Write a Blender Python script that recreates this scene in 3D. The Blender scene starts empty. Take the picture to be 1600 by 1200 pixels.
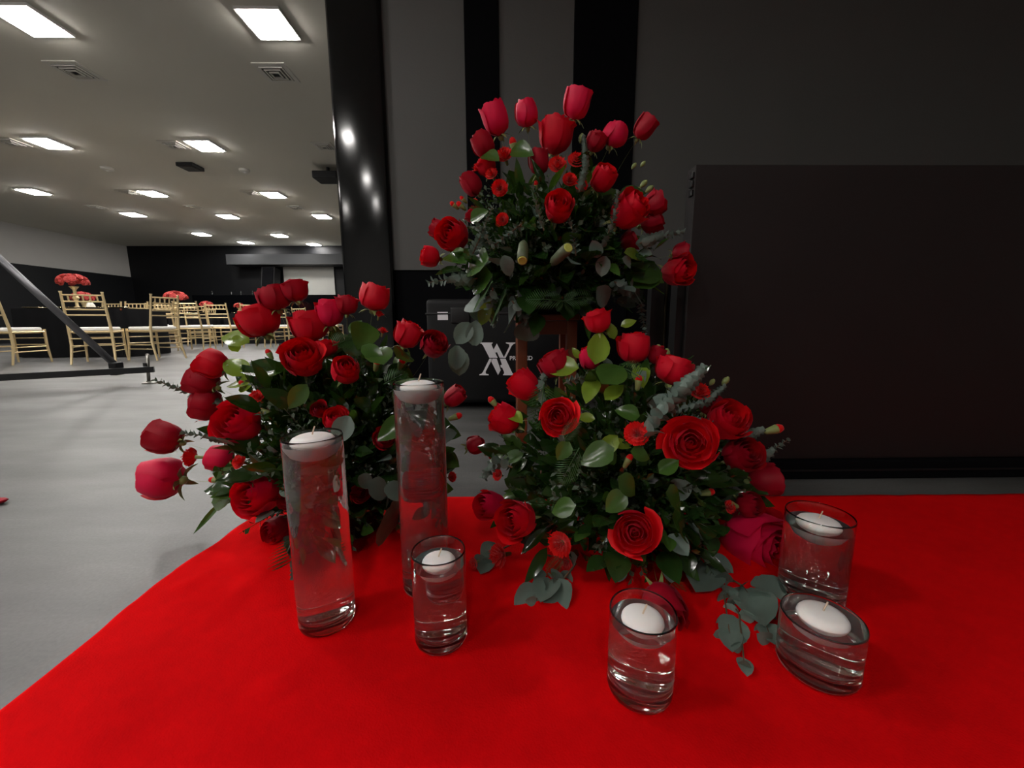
import bpy, math, random
from mathutils import Vector, Matrix, noise
R_ = math.radians
rnd = random.Random(7)
scene = bpy.context.scene
COL = scene.collection

# ------------------------------------------------------------------ camera
F = 620.0
PITCH, ROLL, YAW, CAMH = R_(9.0), R_(0.25), R_(0.8), 0.53
cam = bpy.data.cameras.new('camera')
cam.sensor_width = 36.0
cam.lens = 36.0 * F / 1600.0
cam.clip_start = 0.02
cam_ob = bpy.data.objects.new('camera', cam)
COL.objects.link(cam_ob)
fw = Vector((math.sin(YAW) * math.cos(PITCH), math.cos(YAW) * math.cos(PITCH), -math.sin(PITCH)))
ri0 = Vector((math.cos(YAW), -math.sin(YAW), 0))
dn0 = fw.cross(ri0)
ri = ri0 * math.cos(ROLL) + dn0 * math.sin(ROLL)
dn = dn0 * math.cos(ROLL) - ri0 * math.sin(ROLL)
C0 = Vector((0, 0, CAMH))
m = Matrix((ri, -dn, -fw)).transposed().to_4x4()
m.translation = C0
cam_ob.matrix_world = m
scene.camera = cam_ob

# ------------------------------------------------------------------ world, exposure, colour
scene.view_settings.view_transform = 'Standard'
scene.view_settings.look = 'None'
scene.view_settings.gamma = 1.0
scene.view_settings.exposure = 0.0
scene.view_settings.use_curve_mapping = False
scene.cycles.max_bounces = 14
scene.cycles.transmission_bounces = 14
scene.cycles.transparent_max_bounces = 16
scene.cycles.sample_clamp_indirect = 60.0
w = bpy.data.worlds.new('world')
scene.world = w
w.use_nodes = True
w.node_tree.nodes['Background'].inputs[0].default_value = (0.01, 0.01, 0.01, 1)
w.node_tree.nodes['Background'].inputs[1].default_value = 0.2

LAMP = 105.0        # radiance of the lit ceiling panels over the hall
LAMP_STAGE = 76.0   # the dimmed panels over the stage end


# ------------------------------------------------------------------ helpers
def ray(u, v):
    return (ri * ((u - 800) / F) + dn * ((v - 600) / F) + fw)


def at(u, v, Y):
    d = ray(u, v)
    return C0 + d * (Y / d.y)


def fl(u, v, z=0.0):
    d = ray(u, v)
    return C0 + d * ((z - CAMH) / d.z)


def depth(p):
    return (p - C0).dot(fw)


def pxm(p):                       # metres covered by one pixel at p
    return depth(p) / F


class MB:
    def __init__(self):
        self.v, self.f, self.m = [], [], []

    def add(self, vs, fs, mi=0):
        o = len(self.v)
        self.v += [tuple(x) for x in vs]
        self.f += [tuple(i + o for i in f) for f in fs]
        self.m += [mi] * len(fs)
        return self

    def box(self, c, s, mat=None, mi=0):
        vs = []
        for dx in (-.5, .5):
            for dy in (-.5, .5):
                for dz in (-.5, .5):
                    p = Vector((c[0] + dx * s[0], c[1] + dy * s[1], c[2] + dz * s[2]))
                    vs.append(mat @ p if mat else p)
        return self.add(vs, [(0, 1, 3, 2), (4, 6, 7, 5), (0, 4, 5, 1), (2, 3, 7, 6), (0, 2, 6, 4), (1, 5, 7, 3)], mi)

    def cbox(self, c, s, b, mi=0):           # box with chamfered edges
        hx, hy, hz = s[0] / 2, s[1] / 2, s[2] / 2
        import bmesh
        bm = bmesh.new()
        bmesh.ops.create_cube(bm, size=1.0)
        for v in bm.verts:
            v.co = Vector((v.co.x * s[0], v.co.y * s[1], v.co.z * s[2]))
        bmesh.ops.bevel(bm, geom=list(bm.edges), offset=b, segments=3, affect='EDGES', profile=0.6)
        bm.verts.index_update()
        self.add([v.co + Vector(c) for v in bm.verts], [[v.index for v in f.verts] for f in bm.faces], mi)
        bm.free()
        return self

    def tube(self, pts, rad, n=8, cap=True, mi=0):
        pts = [Vector(p) for p in pts]
        if not hasattr(rad, '__len__'):
            rad = [rad] * len(pts)
        vs, fs = [], []
        up = None
        for i, p in enumerate(pts):
            t = (pts[min(i + 1, len(pts) - 1)] - pts[max(i - 1, 0)])
            t = t.normalized() if t.length > 1e-9 else Vector((0, 0, 1))
            if up is None:
                a = Vector((1, 0, 0)) if abs(t.x) < .8 else Vector((0, 1, 0))
                up = (a - t * a.dot(t)).normalized()
            else:
                up = (up - t * up.dot(t)).normalized()
            b = t.cross(up)
            for k in range(n):
                an = 2 * math.pi * k / n
                vs.append(p + (up * math.cos(an) + b * math.sin(an)) * rad[i])
        for i in range(len(pts) - 1):
            for k in range(n):
                a, b2 = i * n + k, i * n + (k + 1) % n
                fs.append((a, b2, b2 + n, a + n))
        if cap:
            fs.append(tuple(range(n - 1, -1, -1)))
            fs.append(tuple((len(pts) - 1) * n + k for k in range(n)))
        return self.add(vs, fs, mi)

    def lathe(self, prof, n=24, c=(0, 0, 0), mi=0):      # prof: (r, z) from bottom axis to top axis
        vs, fs = [], []
        for r, z in prof:
            for k in range(n):
                a = 2 * math.pi * k / n
                vs.append((c[0] + r * math.cos(a), c[1] + r * math.sin(a), c[2] + z))
        for i in range(len(prof) - 1):
            for k in range(n):
                a, b = i * n + k, i * n + (k + 1) % n
                fs.append((a, b, b + n, a + n))
        if prof[0][0] > 1e-6:
            fs.append(tuple(range(n - 1, -1, -1)))
        if prof[-1][0] > 1e-6:
            fs.append(tuple((len(prof) - 1) * n + k for k in range(n)))
        return self.add(vs, fs, mi)

    def prism(self, poly, z0, z1, mat=None, mi=0):       # poly (x, y) ccw
        n = len(poly)
        vs = [Vector((x, y, z0)) for x, y in poly] + [Vector((x, y, z1)) for x, y in poly]
        if mat:
            vs = [mat @ v for v in vs]
        fs = [tuple(range(n - 1, -1, -1)), tuple(range(n, 2 * n))]
        fs += [(i, (i + 1) % n, n + (i + 1) % n, n + i) for i in range(n)]
        return self.add(vs, fs, mi)

    def mesh(self, name, mats, smooth=True, sharp=None):
        me = bpy.data.meshes.new(name)
        me.from_pydata(self.v, [], self.f)
        if not isinstance(mats, (list, tuple)):
            mats = [mats]
        for mt in mats:
            me.materials.append(mt)
        me.polygons.foreach_set('material_index', self.m)
        me.polygons.foreach_set('use_smooth', [smooth] * len(self.f))
        me.update()
        if smooth and sharp:
            me.set_sharp_from_angle(angle=R_(sharp))
        return me

    def obj(self, name, mats, parent=None, smooth=False, sharp=None, mw=None):
        return link(name, self.mesh(name, mats, smooth or bool(sharp), sharp), parent, mw)


def link(name, data, parent=None, mw=None):
    o = bpy.data.objects.new(name, data)
    COL.objects.link(o)
    if parent:
        o.parent = parent
    if mw is not None:
        o.matrix_basis = mw
    return o


def tag(o, label=None, cat=None, group=None, kind=None):
    if label: o['label'] = label
    if cat: o['category'] = cat
    if group: o['group'] = group
    if kind: o['kind'] = kind
    return o


def empty(name, loc=(0, 0, 0), rz=0.0, **k):
    o = bpy.data.objects.new(name, None)
    o.empty_display_size = .05
    o.location = loc
    o.rotation_euler = (0, 0, rz)
    COL.objects.link(o)
    return tag(o, **k)


def copy_tree(o, parent=None):
    c = o.copy()
    COL.objects.link(c)
    if parent: c.parent = parent
    for ch in list(o.children):
        copy_tree(ch, c)
    return c


def frame(d, n_hint):             # matrix with Y along d and Z near n_hint
    y = d.normalized()
    x = y.cross(n_hint)
    if x.length < 1e-4:
        x = y.cross(Vector((.3, .2, .9)))
    x.normalize()
    z = x.cross(y)
    return Matrix((x, y, z)).transposed()


def zframe(d, roll=0.0):          # matrix with Z along d
    z = d.normalized()
    a = Vector((1, 0, 0)) if abs(z.x) < .8 else Vector((0, 1, 0))
    x = (a - z * a.dot(z)).normalized()
    y = z.cross(x)
    return Matrix((x, y, z)).transposed() @ Matrix.Rotation(roll, 3, 'Z')


# ------------------------------------------------------------------ materials
def mat(name, col, rough=.5, metal=0.0, spec=.5, noise_s=0, noise_amt=.0, bump=0.0, bump_s=200, sheen=0.0, coat=0.0, translucent=0.0, tcol=None, sss=0.0):
    mt = bpy.data.materials.new(name)
    mt.use_nodes = True
    nt = mt.node_tree
    b = nt.nodes['Principled BSDF']
    b.inputs['Base Color'].default_value = (*col, 1)
    b.inputs['Roughness'].default_value = rough
    b.inputs['Metallic'].default_value = metal
    b.inputs['Specular IOR Level'].default_value = spec
    b.inputs['Sheen Weight'].default_value = sheen
    b.inputs['Coat Weight'].default_value = coat
    if sss:
        b.inputs['Subsurface Weight'].default_value = sss
        b.inputs['Subsurface Radius'].default_value = (.030, .026, .024)
    tc = nt.nodes.new('ShaderNodeTexCoord')
    if noise_amt:
        nz = nt.nodes.new('ShaderNodeTexNoise')
        nz.inputs['Scale'].default_value = noise_s
        nz.inputs['Detail'].default_value = 5
        nt.links.new(tc.outputs['Object'], nz.inputs['Vector'])
        mx = nt.nodes.new('ShaderNodeMix')
        mx.data_type = 'RGBA'
        mx.inputs[6].default_value = (*[c * (1 - noise_amt) for c in col], 1)
        mx.inputs[7].default_value = (*[min(1, c * (1 + noise_amt)) for c in col], 1)
        nt.links.new(nz.outputs['Fac'], mx.inputs[0])
        nt.links.new(mx.outputs[2], b.inputs['Base Color'])
    if bump:
        nb = nt.nodes.new('ShaderNodeTexNoise')
        nb.inputs['Scale'].default_value = bump_s
        nb.inputs['Detail'].default_value = 3
        nt.links.new(tc.outputs['Object'], nb.inputs['Vector'])
        bp = nt.nodes.new('ShaderNodeBump')
        bp.inputs['Strength'].default_value = bump
        bp.inputs['Distance'].default_value = .01
        nt.links.new(nb.outputs['Fac'], bp.inputs['Height'])
        nt.links.new(bp.outputs[0], b.inputs['Normal'])
    if translucent:
        t = nt.nodes.new('ShaderNodeBsdfTranslucent')
        t.inputs[0].default_value = (*(tcol or col), 1)
        ms = nt.nodes.new('ShaderNodeMixShader')
        ms.inputs[0].default_value = translucent
        nt.links.new(b.outputs[0], ms.inputs[1])
        nt.links.new(t.outputs[0], ms.inputs[2])
        nt.links.new(ms.outputs[0], nt.nodes['Material Output'].inputs[0])
    return mt


def emit(name, col, s):
    mt = bpy.data.materials.new(name)
    mt.use_nodes = True
    b = mt.node_tree.nodes['Principled BSDF']
    b.inputs['Base Color'].default_value = (.8, .8, .8, 1)
    b.inputs['Emission Color'].default_value = (*col, 1)
    b.inputs['Emission Strength'].default_value = s
    return mt


def glass(name, ior, col=(1, 1, 1), film=0.0, filmcol=(.5, .5, .5)):
    mt = bpy.data.materials.new(name)
    mt.use_nodes = True
    nt = mt.node_tree
    nt.nodes.remove(nt.nodes['Principled BSDF'])
    g = nt.nodes.new('ShaderNodeBsdfGlass')
    g.inputs['Color'].default_value = (*col, 1)
    g.inputs['IOR'].default_value = ior
    g.inputs['Roughness'].default_value = 0.0
    out = nt.nodes['Material Output'].inputs[0]
    if film:
        d = nt.nodes.new('ShaderNodeBsdfDiffuse')
        d.inputs[0].default_value = (*filmcol, 1)
        ms = nt.nodes.new('ShaderNodeMixShader')
        ms.inputs[0].default_value = film
        nt.links.new(g.outputs[0], ms.inputs[1])
        nt.links.new(d.outputs[0], ms.inputs[2])
        nt.links.new(ms.outputs[0], out)
    else:
        nt.links.new(g.outputs[0], out)
    return mt


def petal_mat(name, front, back, rough=.55):
    mt = mat(name, front, rough, spec=.28, sheen=.12, translucent=.12, tcol=front)
    nt = mt.node_tree
    b = nt.nodes['Principled BSDF']
    b.inputs['Sheen Tint'].default_value = (1, .25, .4, 1)
    b.inputs['Sheen Roughness'].default_value = .4
    geo = nt.nodes.new('ShaderNodeNewGeometry')
    tc = nt.nodes.new('ShaderNodeTexCoord')
    nz = nt.nodes.new('ShaderNodeTexNoise')
    nz.inputs['Scale'].default_value = 2.2
    nt.links.new(tc.outputs['Object'], nz.inputs['Vector'])
    mx = nt.nodes.new('ShaderNodeMix'); mx.data_type = 'RGBA'
    mx.inputs[6].default_value = (*back, 1)
    mx.inputs[7].default_value = (*front, 1)
    nt.links.new(geo.outputs['Backfacing'], mx.inputs[0])
    mul = nt.nodes.new('ShaderNodeMix'); mul.data_type = 'RGBA'; mul.blend_type = 'MULTIPLY'
    mul.inputs[0].default_value = .22
    nt.links.new(mx.outputs[2], mul.inputs[6])
    nt.links.new(nz.outputs['Fac'], mul.inputs[7])
    nt.links.new(mul.outputs[2], b.inputs['Base Color'])
    return mt


M = {}
M['floor'] = mat('grey_vinyl', (.15, .149, .145), .46, spec=.9, bump=.12, bump_s=6)
nt = M['floor'].node_tree
tcn, mp, n1, cr1, n2, mx1 = [nt.nodes.new(x) for x in ('ShaderNodeTexCoord', 'ShaderNodeMapping', 'ShaderNodeTexNoise', 'ShaderNodeValToRGB', 'ShaderNodeTexNoise', 'ShaderNodeMix')]
mp.inputs['Scale'].default_value = (1.6, 4.5, 1)
mp.inputs['Rotation'].default_value = (0, 0, R_(12))
n1.inputs['Scale'].default_value = 1.0; n1.inputs['Detail'].default_value = 6; n1.inputs['Roughness'].default_value = .55
cr1.color_ramp.elements[0].position = .34; cr1.color_ramp.elements[0].color = (.060, .0596, .0585, 1)
cr1.color_ramp.elements[1].position = .62; cr1.color_ramp.elements[1].color = (.122, .121, .119, 1)
n2.inputs['Scale'].default_value = 160
mx1.data_type = 'RGBA'; mx1.blend_type = 'OVERLAY'; mx1.inputs[0].default_value = .35
for a_, b_ in ((tcn.outputs['Object'], mp.inputs[0]), (mp.outputs[0], n1.inputs['Vector']), (n1.outputs['Fac'], cr1.inputs[0]), (tcn.outputs['Object'], n2.inputs['Vector']),
               (cr1.outputs[0], mx1.inputs[6]), (n2.outputs['Fac'], mx1.inputs[7]), (mx1.outputs[2], nt.nodes['Principled BSDF'].inputs['Base Color'])):
    nt.links.new(a_, b_)
M['ceiling'] = mat('ceiling_paint', (.60, .575, .50), .8, spec=.2, noise_s=.6, noise_amt=.06)
M['grey_wall'] = mat('grey_wall_paint', (.46, .45, .43), .85, spec=.2, noise_s=2, noise_amt=.05, bump=.1, bump_s=90)
M['stage_wall'] = mat('stage_wall_paint', (.115, .112, .108), .85, spec=.2, noise_s=2, noise_amt=.06, bump=.1, bump_s=90)
M['black_wall'] = mat('black_wall_paint', (.004, .0045, .006), .55, spec=.3, noise_s=3, noise_amt=.2)
M['black_gloss'] = mat('black_lacquer', (.0015, .0018, .0025), .11, spec=.5, bump=.03, bump_s=2.2)
M['black_matte'] = mat('matte_black_cloth', (.002, .002, .003), .9, spec=.1)
M['black_plastic'] = mat('black_plastic', (.0035, .0035, .0045), .55, spec=.3, bump=.15, bump_s=260)
M['soffit'] = mat('soffit_grey', (.04, .043, .047), .6)
M['screen_white'] = mat('projection_screen_cloth', (.52, .52, .49), .8)
M['led_screen'] = mat('switched_off_led_face', (.0135, .0105, .0105), .62, spec=.35, bump=.12, bump_s=420)
M['carpet'] = mat('red_carpet_felt', (.77, .0012, .003), .95, spec=.06, noise_s=30, noise_amt=.10, bump=.25, bump_s=320)
M['gold'] = mat('gold_paint', (.78, .61, .34), .36, metal=.55)
M['brass'] = mat('brass_trim', (.75, .62, .40), .22, metal=1.0)
M['cushion'] = mat('white_cushion_fabric', (.85, .84, .82), .8)
M['tablecloth'] = mat('black_tablecloth', (.0035, .0035, .0045), .8, spec=.2)
M['plate'] = mat('gold_charger_plate', (.7, .55, .28), .25, metal=.8)
M['napkin'] = mat('white_napkin', (.85, .84, .8), .8)
M['far_rose'] = mat('table_rose_red', (.42, .035, .03), .7, noise_s=40, noise_amt=.5)
M['grey_metal'] = mat('grey_metal_tube', (.17, .17, .18), .35, metal=.7)
M['black_metal'] = mat('black_metal', (.006, .006, .007), .4, spec=.5)
M['steel'] = mat('zinc_bolt', (.25, .24, .22), .35, metal=.9)
M['wood'] = mat('reddish_stained_wood', (.20, .052, .018), .42, noise_s=18, noise_amt=.35)
M['white_mark'] = mat('white_print', (.93, .91, .95), .6)
M['lamp'] = emit('lamp_diffuser', (1.0, .965, .92), LAMP)
M['lamp_stage'] = emit('dimmed_lamp_diffuser', (1.0, .965, .92), LAMP_STAGE)
M['lamp_frame'] = mat('white_lamp_frame', (.75, .74, .72), .5)
M['vent'] = mat('vent_white_metal', (.55, .53, .48), .5)
M['vent_dark'] = mat('vent_slot_dark', (.03, .03, .03), .7)
M['wax'] = mat('white_candle_wax', (.94, .88, .86), .45, spec=.3, sss=1.0)
M['wick'] = mat('cotton_wick', (.75, .6, .45), .9)
M['glass'] = glass('clear_glass', 1.48, (.97, .99, .985))
M['water'] = glass('cloudy_water', 1.33, (.985, .985, .985), film=.11, filmcol=(.44, .38, .38))
M['rose'] = petal_mat('red_rose_petal', (.86, .0012, .006), (.74, .002, .022))
M['rose_dark'] = petal_mat('crimson_rose_petal', (.52, .0012, .008), (.44, .002, .02))
M['rose_pink'] = petal_mat('magenta_red_rose_petal', (.88, .002, .02), (.86, .008, .075))
M['carnation'] = mat('scarlet_carnation_petal', (.80, .004, .003), .7, sheen=.2, spec=.2, translucent=.15)
M['stem'] = mat('green_stem', (.17, .24, .06), .5, noise_s=14, noise_amt=.3)
M['calyx'] = mat('pale_green_calyx', (.24, .30, .10), .5)
M['twig'] = mat('brown_twig', (.12, .075, .04), .7)
M['leaf_dark'] = mat('dark_glossy_leaf', (.018, .05, .010), .15, spec=.8, noise_s=3, noise_amt=.4, translucent=.12, tcol=(.06, .14, .01))
M['leaf_mid'] = mat('mid_green_leaf', (.045, .11, .018), .24, spec=.6, noise_s=3, noise_amt=.35, translucent=.2, tcol=(.10, .22, .02))
M['leaf_bright'] = mat('yellow_green_leaf', (.20, .31, .03), .25, spec=.6, noise_s=3, noise_amt=.25, translucent=.35, tcol=(.30, .44, .03))
M['leaf_silver'] = mat('silver_eucalyptus_leaf', (.15, .205, .175), .5, spec=.35, noise_s=3, noise_amt=.2, translucent=.12, tcol=(.12, .18, .1))
M['leaf_grey'] = mat('grey_green_small_leaf', (.075, .11, .07), .5, spec=.4, translucent=.15, tcol=(.12, .18, .08))
M['fern'] = mat('fern_green', (.04, .105, .03), .4, spec=.45, translucent=.2, tcol=(.1, .22, .05))
M['rolled'] = mat('pale_lime_rolled_leaf', (.55, .62, .13), .5, noise_s=20, noise_amt=.3)
M['rolled_grey'] = mat('rolled_leaf_outside', (.10, .13, .07), .5, noise_s=20, noise_amt=.4)
M['foam'] = mat('wet_floral_foam', (.006, .016, .007), .9)

# ------------------------------------------------------------------ the room
HC = 3.19                     # ceiling height
YB = 14.7                     # back wall of the hall
XL = -13.3                    # left wall
XR, YR = 5.2, -6.5
YS = 3.05                     # stage wall front
fm = MB().box(((XL + XR) / 2, (YB + YR) / 2, -.05), (XR - XL + .6, YB - YR + .6, .1))
tag(fm.obj('floor', M['floor']), 'grey vinyl floor of the hall with soft smudges', kind='structure')
cm = MB().box(((XL + XR) / 2, (YB + YR) / 2, HC + .05), (XR - XL + .6, YB - YR + .6, .1))
tag(cm.obj('ceiling', M['ceiling']), 'flat beige ceiling above the hall', kind='structure')
o = MB().box((XL - .1, (YB + YR) / 2, HC / 2), (.2, YB - YR, HC)).obj('wall_left', M['grey_wall'])
tag(o, 'grey painted left wall of the hall', kind='structure')
MB().box((XL + .015, (YB + YR) / 2, 1.065), (.03, YB - YR, 2.13)).obj('dado_panel', M['black_wall'], o)
o = MB().box(((XL + XR) / 2, YB + .1, HC / 2), (XR - XL, .2, HC)).obj('wall_back', M['black_wall'])
tag(o, 'black back wall of the hall beyond the tables', kind='structure')
o = MB().box((XR + .1, (YB + YR) / 2, HC / 2), (.2, YB - YR, HC)).obj('wall_right', M['grey_wall'])
tag(o, 'plain grey wall beyond the stage', kind='structure')
o = MB().box(((XL + XR) / 2, YR - .1, HC / 2), (XR - XL, .2, HC)).obj('wall_front', M['grey_wall'])
tag(o, 'plain grey wall behind the viewer', kind='structure')

# soffit above the back counter
a, b = at(352, 395, 14.0), at(560, 395, 14.0)
zt, zb = at(440, 397, 14.0).z, at(440, 413, 14.0).z
o = MB().box(((a.x + b.x) / 2, 14.35, (zt + zb) / 2), (b.x - a.x, .7, zt - zb)).obj('trim_1', M['soffit'])
tag(o, 'grey soffit beam under the hall ceiling at the back', kind='structure')
# back bar ledge
a, b = at(300, 462, 13.6), at(560, 462, 13.6)
zt = at(400, 461, 13.6).z
o = MB().box(((a.x + b.x) / 2, 13.85, zt / 2), (b.x - a.x, .5, zt)).obj('trim_2', M['black_gloss'])
tag(o, 'glossy black ledge running along the back wall', kind='structure')

# stage wall: black wall with grey painted panels above a black dado
x0 = at(600, 300, YS).x
DADO = at(660, 422, YS).z
o = MB().box(((x0 - .3 + XR) / 2, YS + .15, HC / 2), (XR - x0 + .3, .3, HC)).obj('wall_stage', M['black_matte'])
tag(o, 'black stage wall behind the flowers with grey painted fields', kind='structure')
for (ua, ub) in ((598, 729.5), (781, 893), (987, None)):
    xa = at(ua, 250, YS).x
    xb = at(ub, 250, YS).x if ub else XR
    MB().box(((xa + xb) / 2, YS - .004, (DADO + HC) / 2), (xb - xa, .008, HC - DADO)).obj('painted_field', M['stage_wall'], o)
# pilaster faces (black) and baseboard of the stage wall
for (ua, ub) in ((729.5, 781), (893, 987)):
    xa, xb = at(ua, 250, YS).x, at(ub, 250, YS).x
    MB().cbox(((xa + xb) / 2, YS - .012, HC / 2), (xb - xa, .024, HC), .008).obj('pilaster', M['black_matte'], o)
tag(MB().box(((x0 + XR) / 2, YS - .01, .05), (XR - x0, .02, .1)).obj('baseboard_stage', M['black_wall']), 'black baseboard along the stage wall', kind='structure')

# glossy pillar
xa, xb = at(519, 200, 3.0).x, at(602, 200, 3.0).x
pm = MB().cbox(((xa + xb) / 2, 3.0 + .22, HC / 2), (xb - xa, .44, HC), .035)
tag(pm.obj('trim_3', M['black_gloss'], sharp=35), 'glossy black pillar between the hall and the stage wall', kind='structure')

# projection screen, wall speaker on the back wall
YW = YB - .06
a, b = at(442, 416, YW), at(525, 471, YW)
scr = empty('projection_screen', ((a.x + b.x) / 2, YW, b.z), label='pale grey projection screen on the black back wall', cat='screen')
MB().box((0, 0, (a.z - b.z) / 2), (b.x - a.x, .02, a.z - b.z)).obj('screen_cloth', M['screen_white'], scr)
MB().box((0, -.01, a.z - b.z + .04), (b.x - a.x + .1, .09, .08)).obj('housing', M['black_metal'], scr)
MB().box((0, -.005, -.015), (b.x - a.x + .02, .035, .03)).obj('bottom_bar', M['black_metal'], scr)
a, b = at(410, 418, 14.2), at(433, 451, 14.2)
sp = empty('wall_speaker', ((a.x + b.x) / 2, 14.2, b.z), label='black loudspeaker hung on the back wall beside the projection screen', cat='speaker')
hh, ww = a.z - b.z, b.x - a.x
rot = Matrix.Rotation(R_(-12), 4, 'X')
MB().box((0, 0, hh / 2), (ww, .38, hh), rot).obj('cabinet', M['black_plastic'], sp)
MB().box((0, -.2, hh / 2), (ww * .86, .02, hh * .9), rot).obj('grille', M['black_matte'], sp)
MB().tube([(0, .15, hh * .6), (0, .48, hh * .6)], .04).obj('bracket', M['black_metal'], sp)

# ------------------------------------------------------------------ ceiling lights
RW = ['first', 'second', 'third', 'fourth', 'fifth', 'sixth']
def ceil_light(x, y, label, group, sx=.34, sy=.34, lm='lamp'):
    t = empty('ceiling_light', (x, y, HC), label=label, cat='lamp', group=group)
    fr = MB()
    e = .022
    fr.box((-(sx / 2 + e / 2), 0, -.0125), (e, sy + 2 * e, .025)).box(((sx / 2 + e / 2), 0, -.0125), (e, sy + 2 * e, .025))
    fr.box((0, -(sy / 2 + e / 2), -.0125), (sx, e, .025)).box((0, (sy / 2 + e / 2), -.0125), (sx, e, .025))
    fr.obj('lamp_frame', M['lamp_frame'], t)
    MB().cbox((0, 0, -.019), (sx, sy, .036), .012).obj('diffuser', M[lm], t, sharp=40)  # stands proud of its frame to throw a halo on the ceiling
    return t
CL = [(47, 30, 0, 1), (420, 35, 0, 0), (75, 222, 1, 1), (320, 226, 1, 0), (52, 298, 2, 2), (238, 301, 2, 1), (427, 303, 2, 0),
      (208, 334, 3, 2), (356, 337, 3, 1), (503, 337, 3, 0), (315, 365, 4, 1), (437, 367, 4, 0), (384, 378, 5, 1), (490, 381, 5, 0)]
PL = ['nearest to the pillar', 'second from the pillar', 'third from the pillar']
for u, v, r, c in CL:
    p = fl(u, v, HC)
    ceil_light(p.x, p.y, 'bright square ceiling panel in the %s row from the front, %s' % (RW[r], PL[c]), 'square light panels in the hall ceiling')
# the same grid goes on out of the picture (the pillar mirrors it); last panel added to brighten the roses
for x, y in ((-2.45, 2.0), (-2.45, 0.0), (-2.45, -2.1), (-2.45, -4.2), (-4.9, 2.0), (-4.9, 0.0), (-4.9, -2.1), (-4.9, -4.2), (-7.3, 4.0), (-7.3, 2.0), (-7.3, 0.0), (-7.3, -2.1), (0.0, -2.1)):
    ceil_light(x, y, 'square ceiling light panel overhead, outside the picture', 'ceiling panels outside the picture', lm='lamp_stage')

# vents, smoke detectors, sensor boxes
def vent(u, v, label, s=.25):
    p = fl(u, v, HC)
    t = empty('ceiling_vent', (p.x, p.y, HC), label=label, cat='vent', group='ceiling air vents')
    MB().box((0, 0, -.006), (s + .09, s + .09, .012)).obj('vent_frame', M['vent'], t)
    MB().box((0, 0, -.013), (s, s, .004)).obj('opening', M['vent_dark'], t)
    for k in range(3):
        q = s * (.46 - .14 * k)
        mb = MB()
        e = .016
        z = -.018 - .005 * k
        mb.box((-q, 0, z), (e, 2 * q + e, .012)).box((q, 0, z), (e, 2 * q + e, .012)).box((0, -q, z), (2 * q - e, e, .012)).box((0, q, z), (2 * q - e, e, .012))
        mb.obj('louvre', M['vent'], t)
vent(432, 113, 'square ceiling vent with stepped louvres nearest the pillar')
vent(118, 110, 'square ceiling vent behind the outermost front lamp')
for (u, v, l) in ((272, 226, 'ceiling vent beside the second row lamp nearest the pillar'), (507, 228, 'ceiling vent half hidden by the pillar edge'),
                  (18, 222, 'ceiling vent beside the outer lamp of the second row'), (200, 300, 'ceiling vent beside the middle lamp of the third row'),
                  (392, 301, 'ceiling vent beside the third row lamp nearest the pillar'), (150, 323, 'ceiling vent beside the outer lamp of the fourth row'),
                  (302, 323, 'ceiling vent beside the middle lamp of the fourth row'), (462, 324, 'ceiling vent beside the fourth row lamp nearest the pillar')):
    vent(u, v, l, .2)
for (u, v, l) in ((167, 262, 'round white smoke detector farther from the pillar'), (382, 265, 'round white smoke detector nearer the pillar')):
    p = fl(u, v, HC)
    t = empty('smoke_detector', (p.x, p.y, HC), label=l, cat='detector', group='smoke detectors')
    MB().lathe([(.05, -.05), (.085, -.035), (.09, 0)], 16).obj('housing', M['vent'], t, sharp=40)
    MB().lathe([(.02, -.056), (.03, -.048)], 12).obj('sensor_cap', M['lamp_frame'], t)
p = fl(297, 258, HC)
t = empty('ceiling_box', (p.x, p.y, HC), label='small flat black box on the ceiling below the second lamp row', cat='box')
MB().cbox((0, 0, -.03), (.28, .28, .06), .01).obj('housing', M['black_plastic'], t)
MB().box((0, 0, -.064), (.2, .2, .008)).obj('grille', M['vent_dark'], t)
p = fl(512, 262, HC)
t = empty('ceiling_projector', (p.x, p.y, HC), label='black projector hung under the ceiling beside the pillar', cat='projector')
MB().cbox((0, 0, -.16), (.42, .34, .12), .02).obj('body', M['black_plastic'], t)
MB().tube([(0, 0, 0), (0, 0, -.1)], .03).obj('mount', M['black_metal'], t)
MB().lathe([(.0, 0), (.05, 0), (.05, .04), (.035, .05), (0, .045)], 14, (0, 0, 0)).obj('lens', M['black_gloss'], t, mw=Matrix.Translation((.1, .16, -.16)) @ Matrix.Rotation(R_(-90), 4, 'X'))

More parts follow.
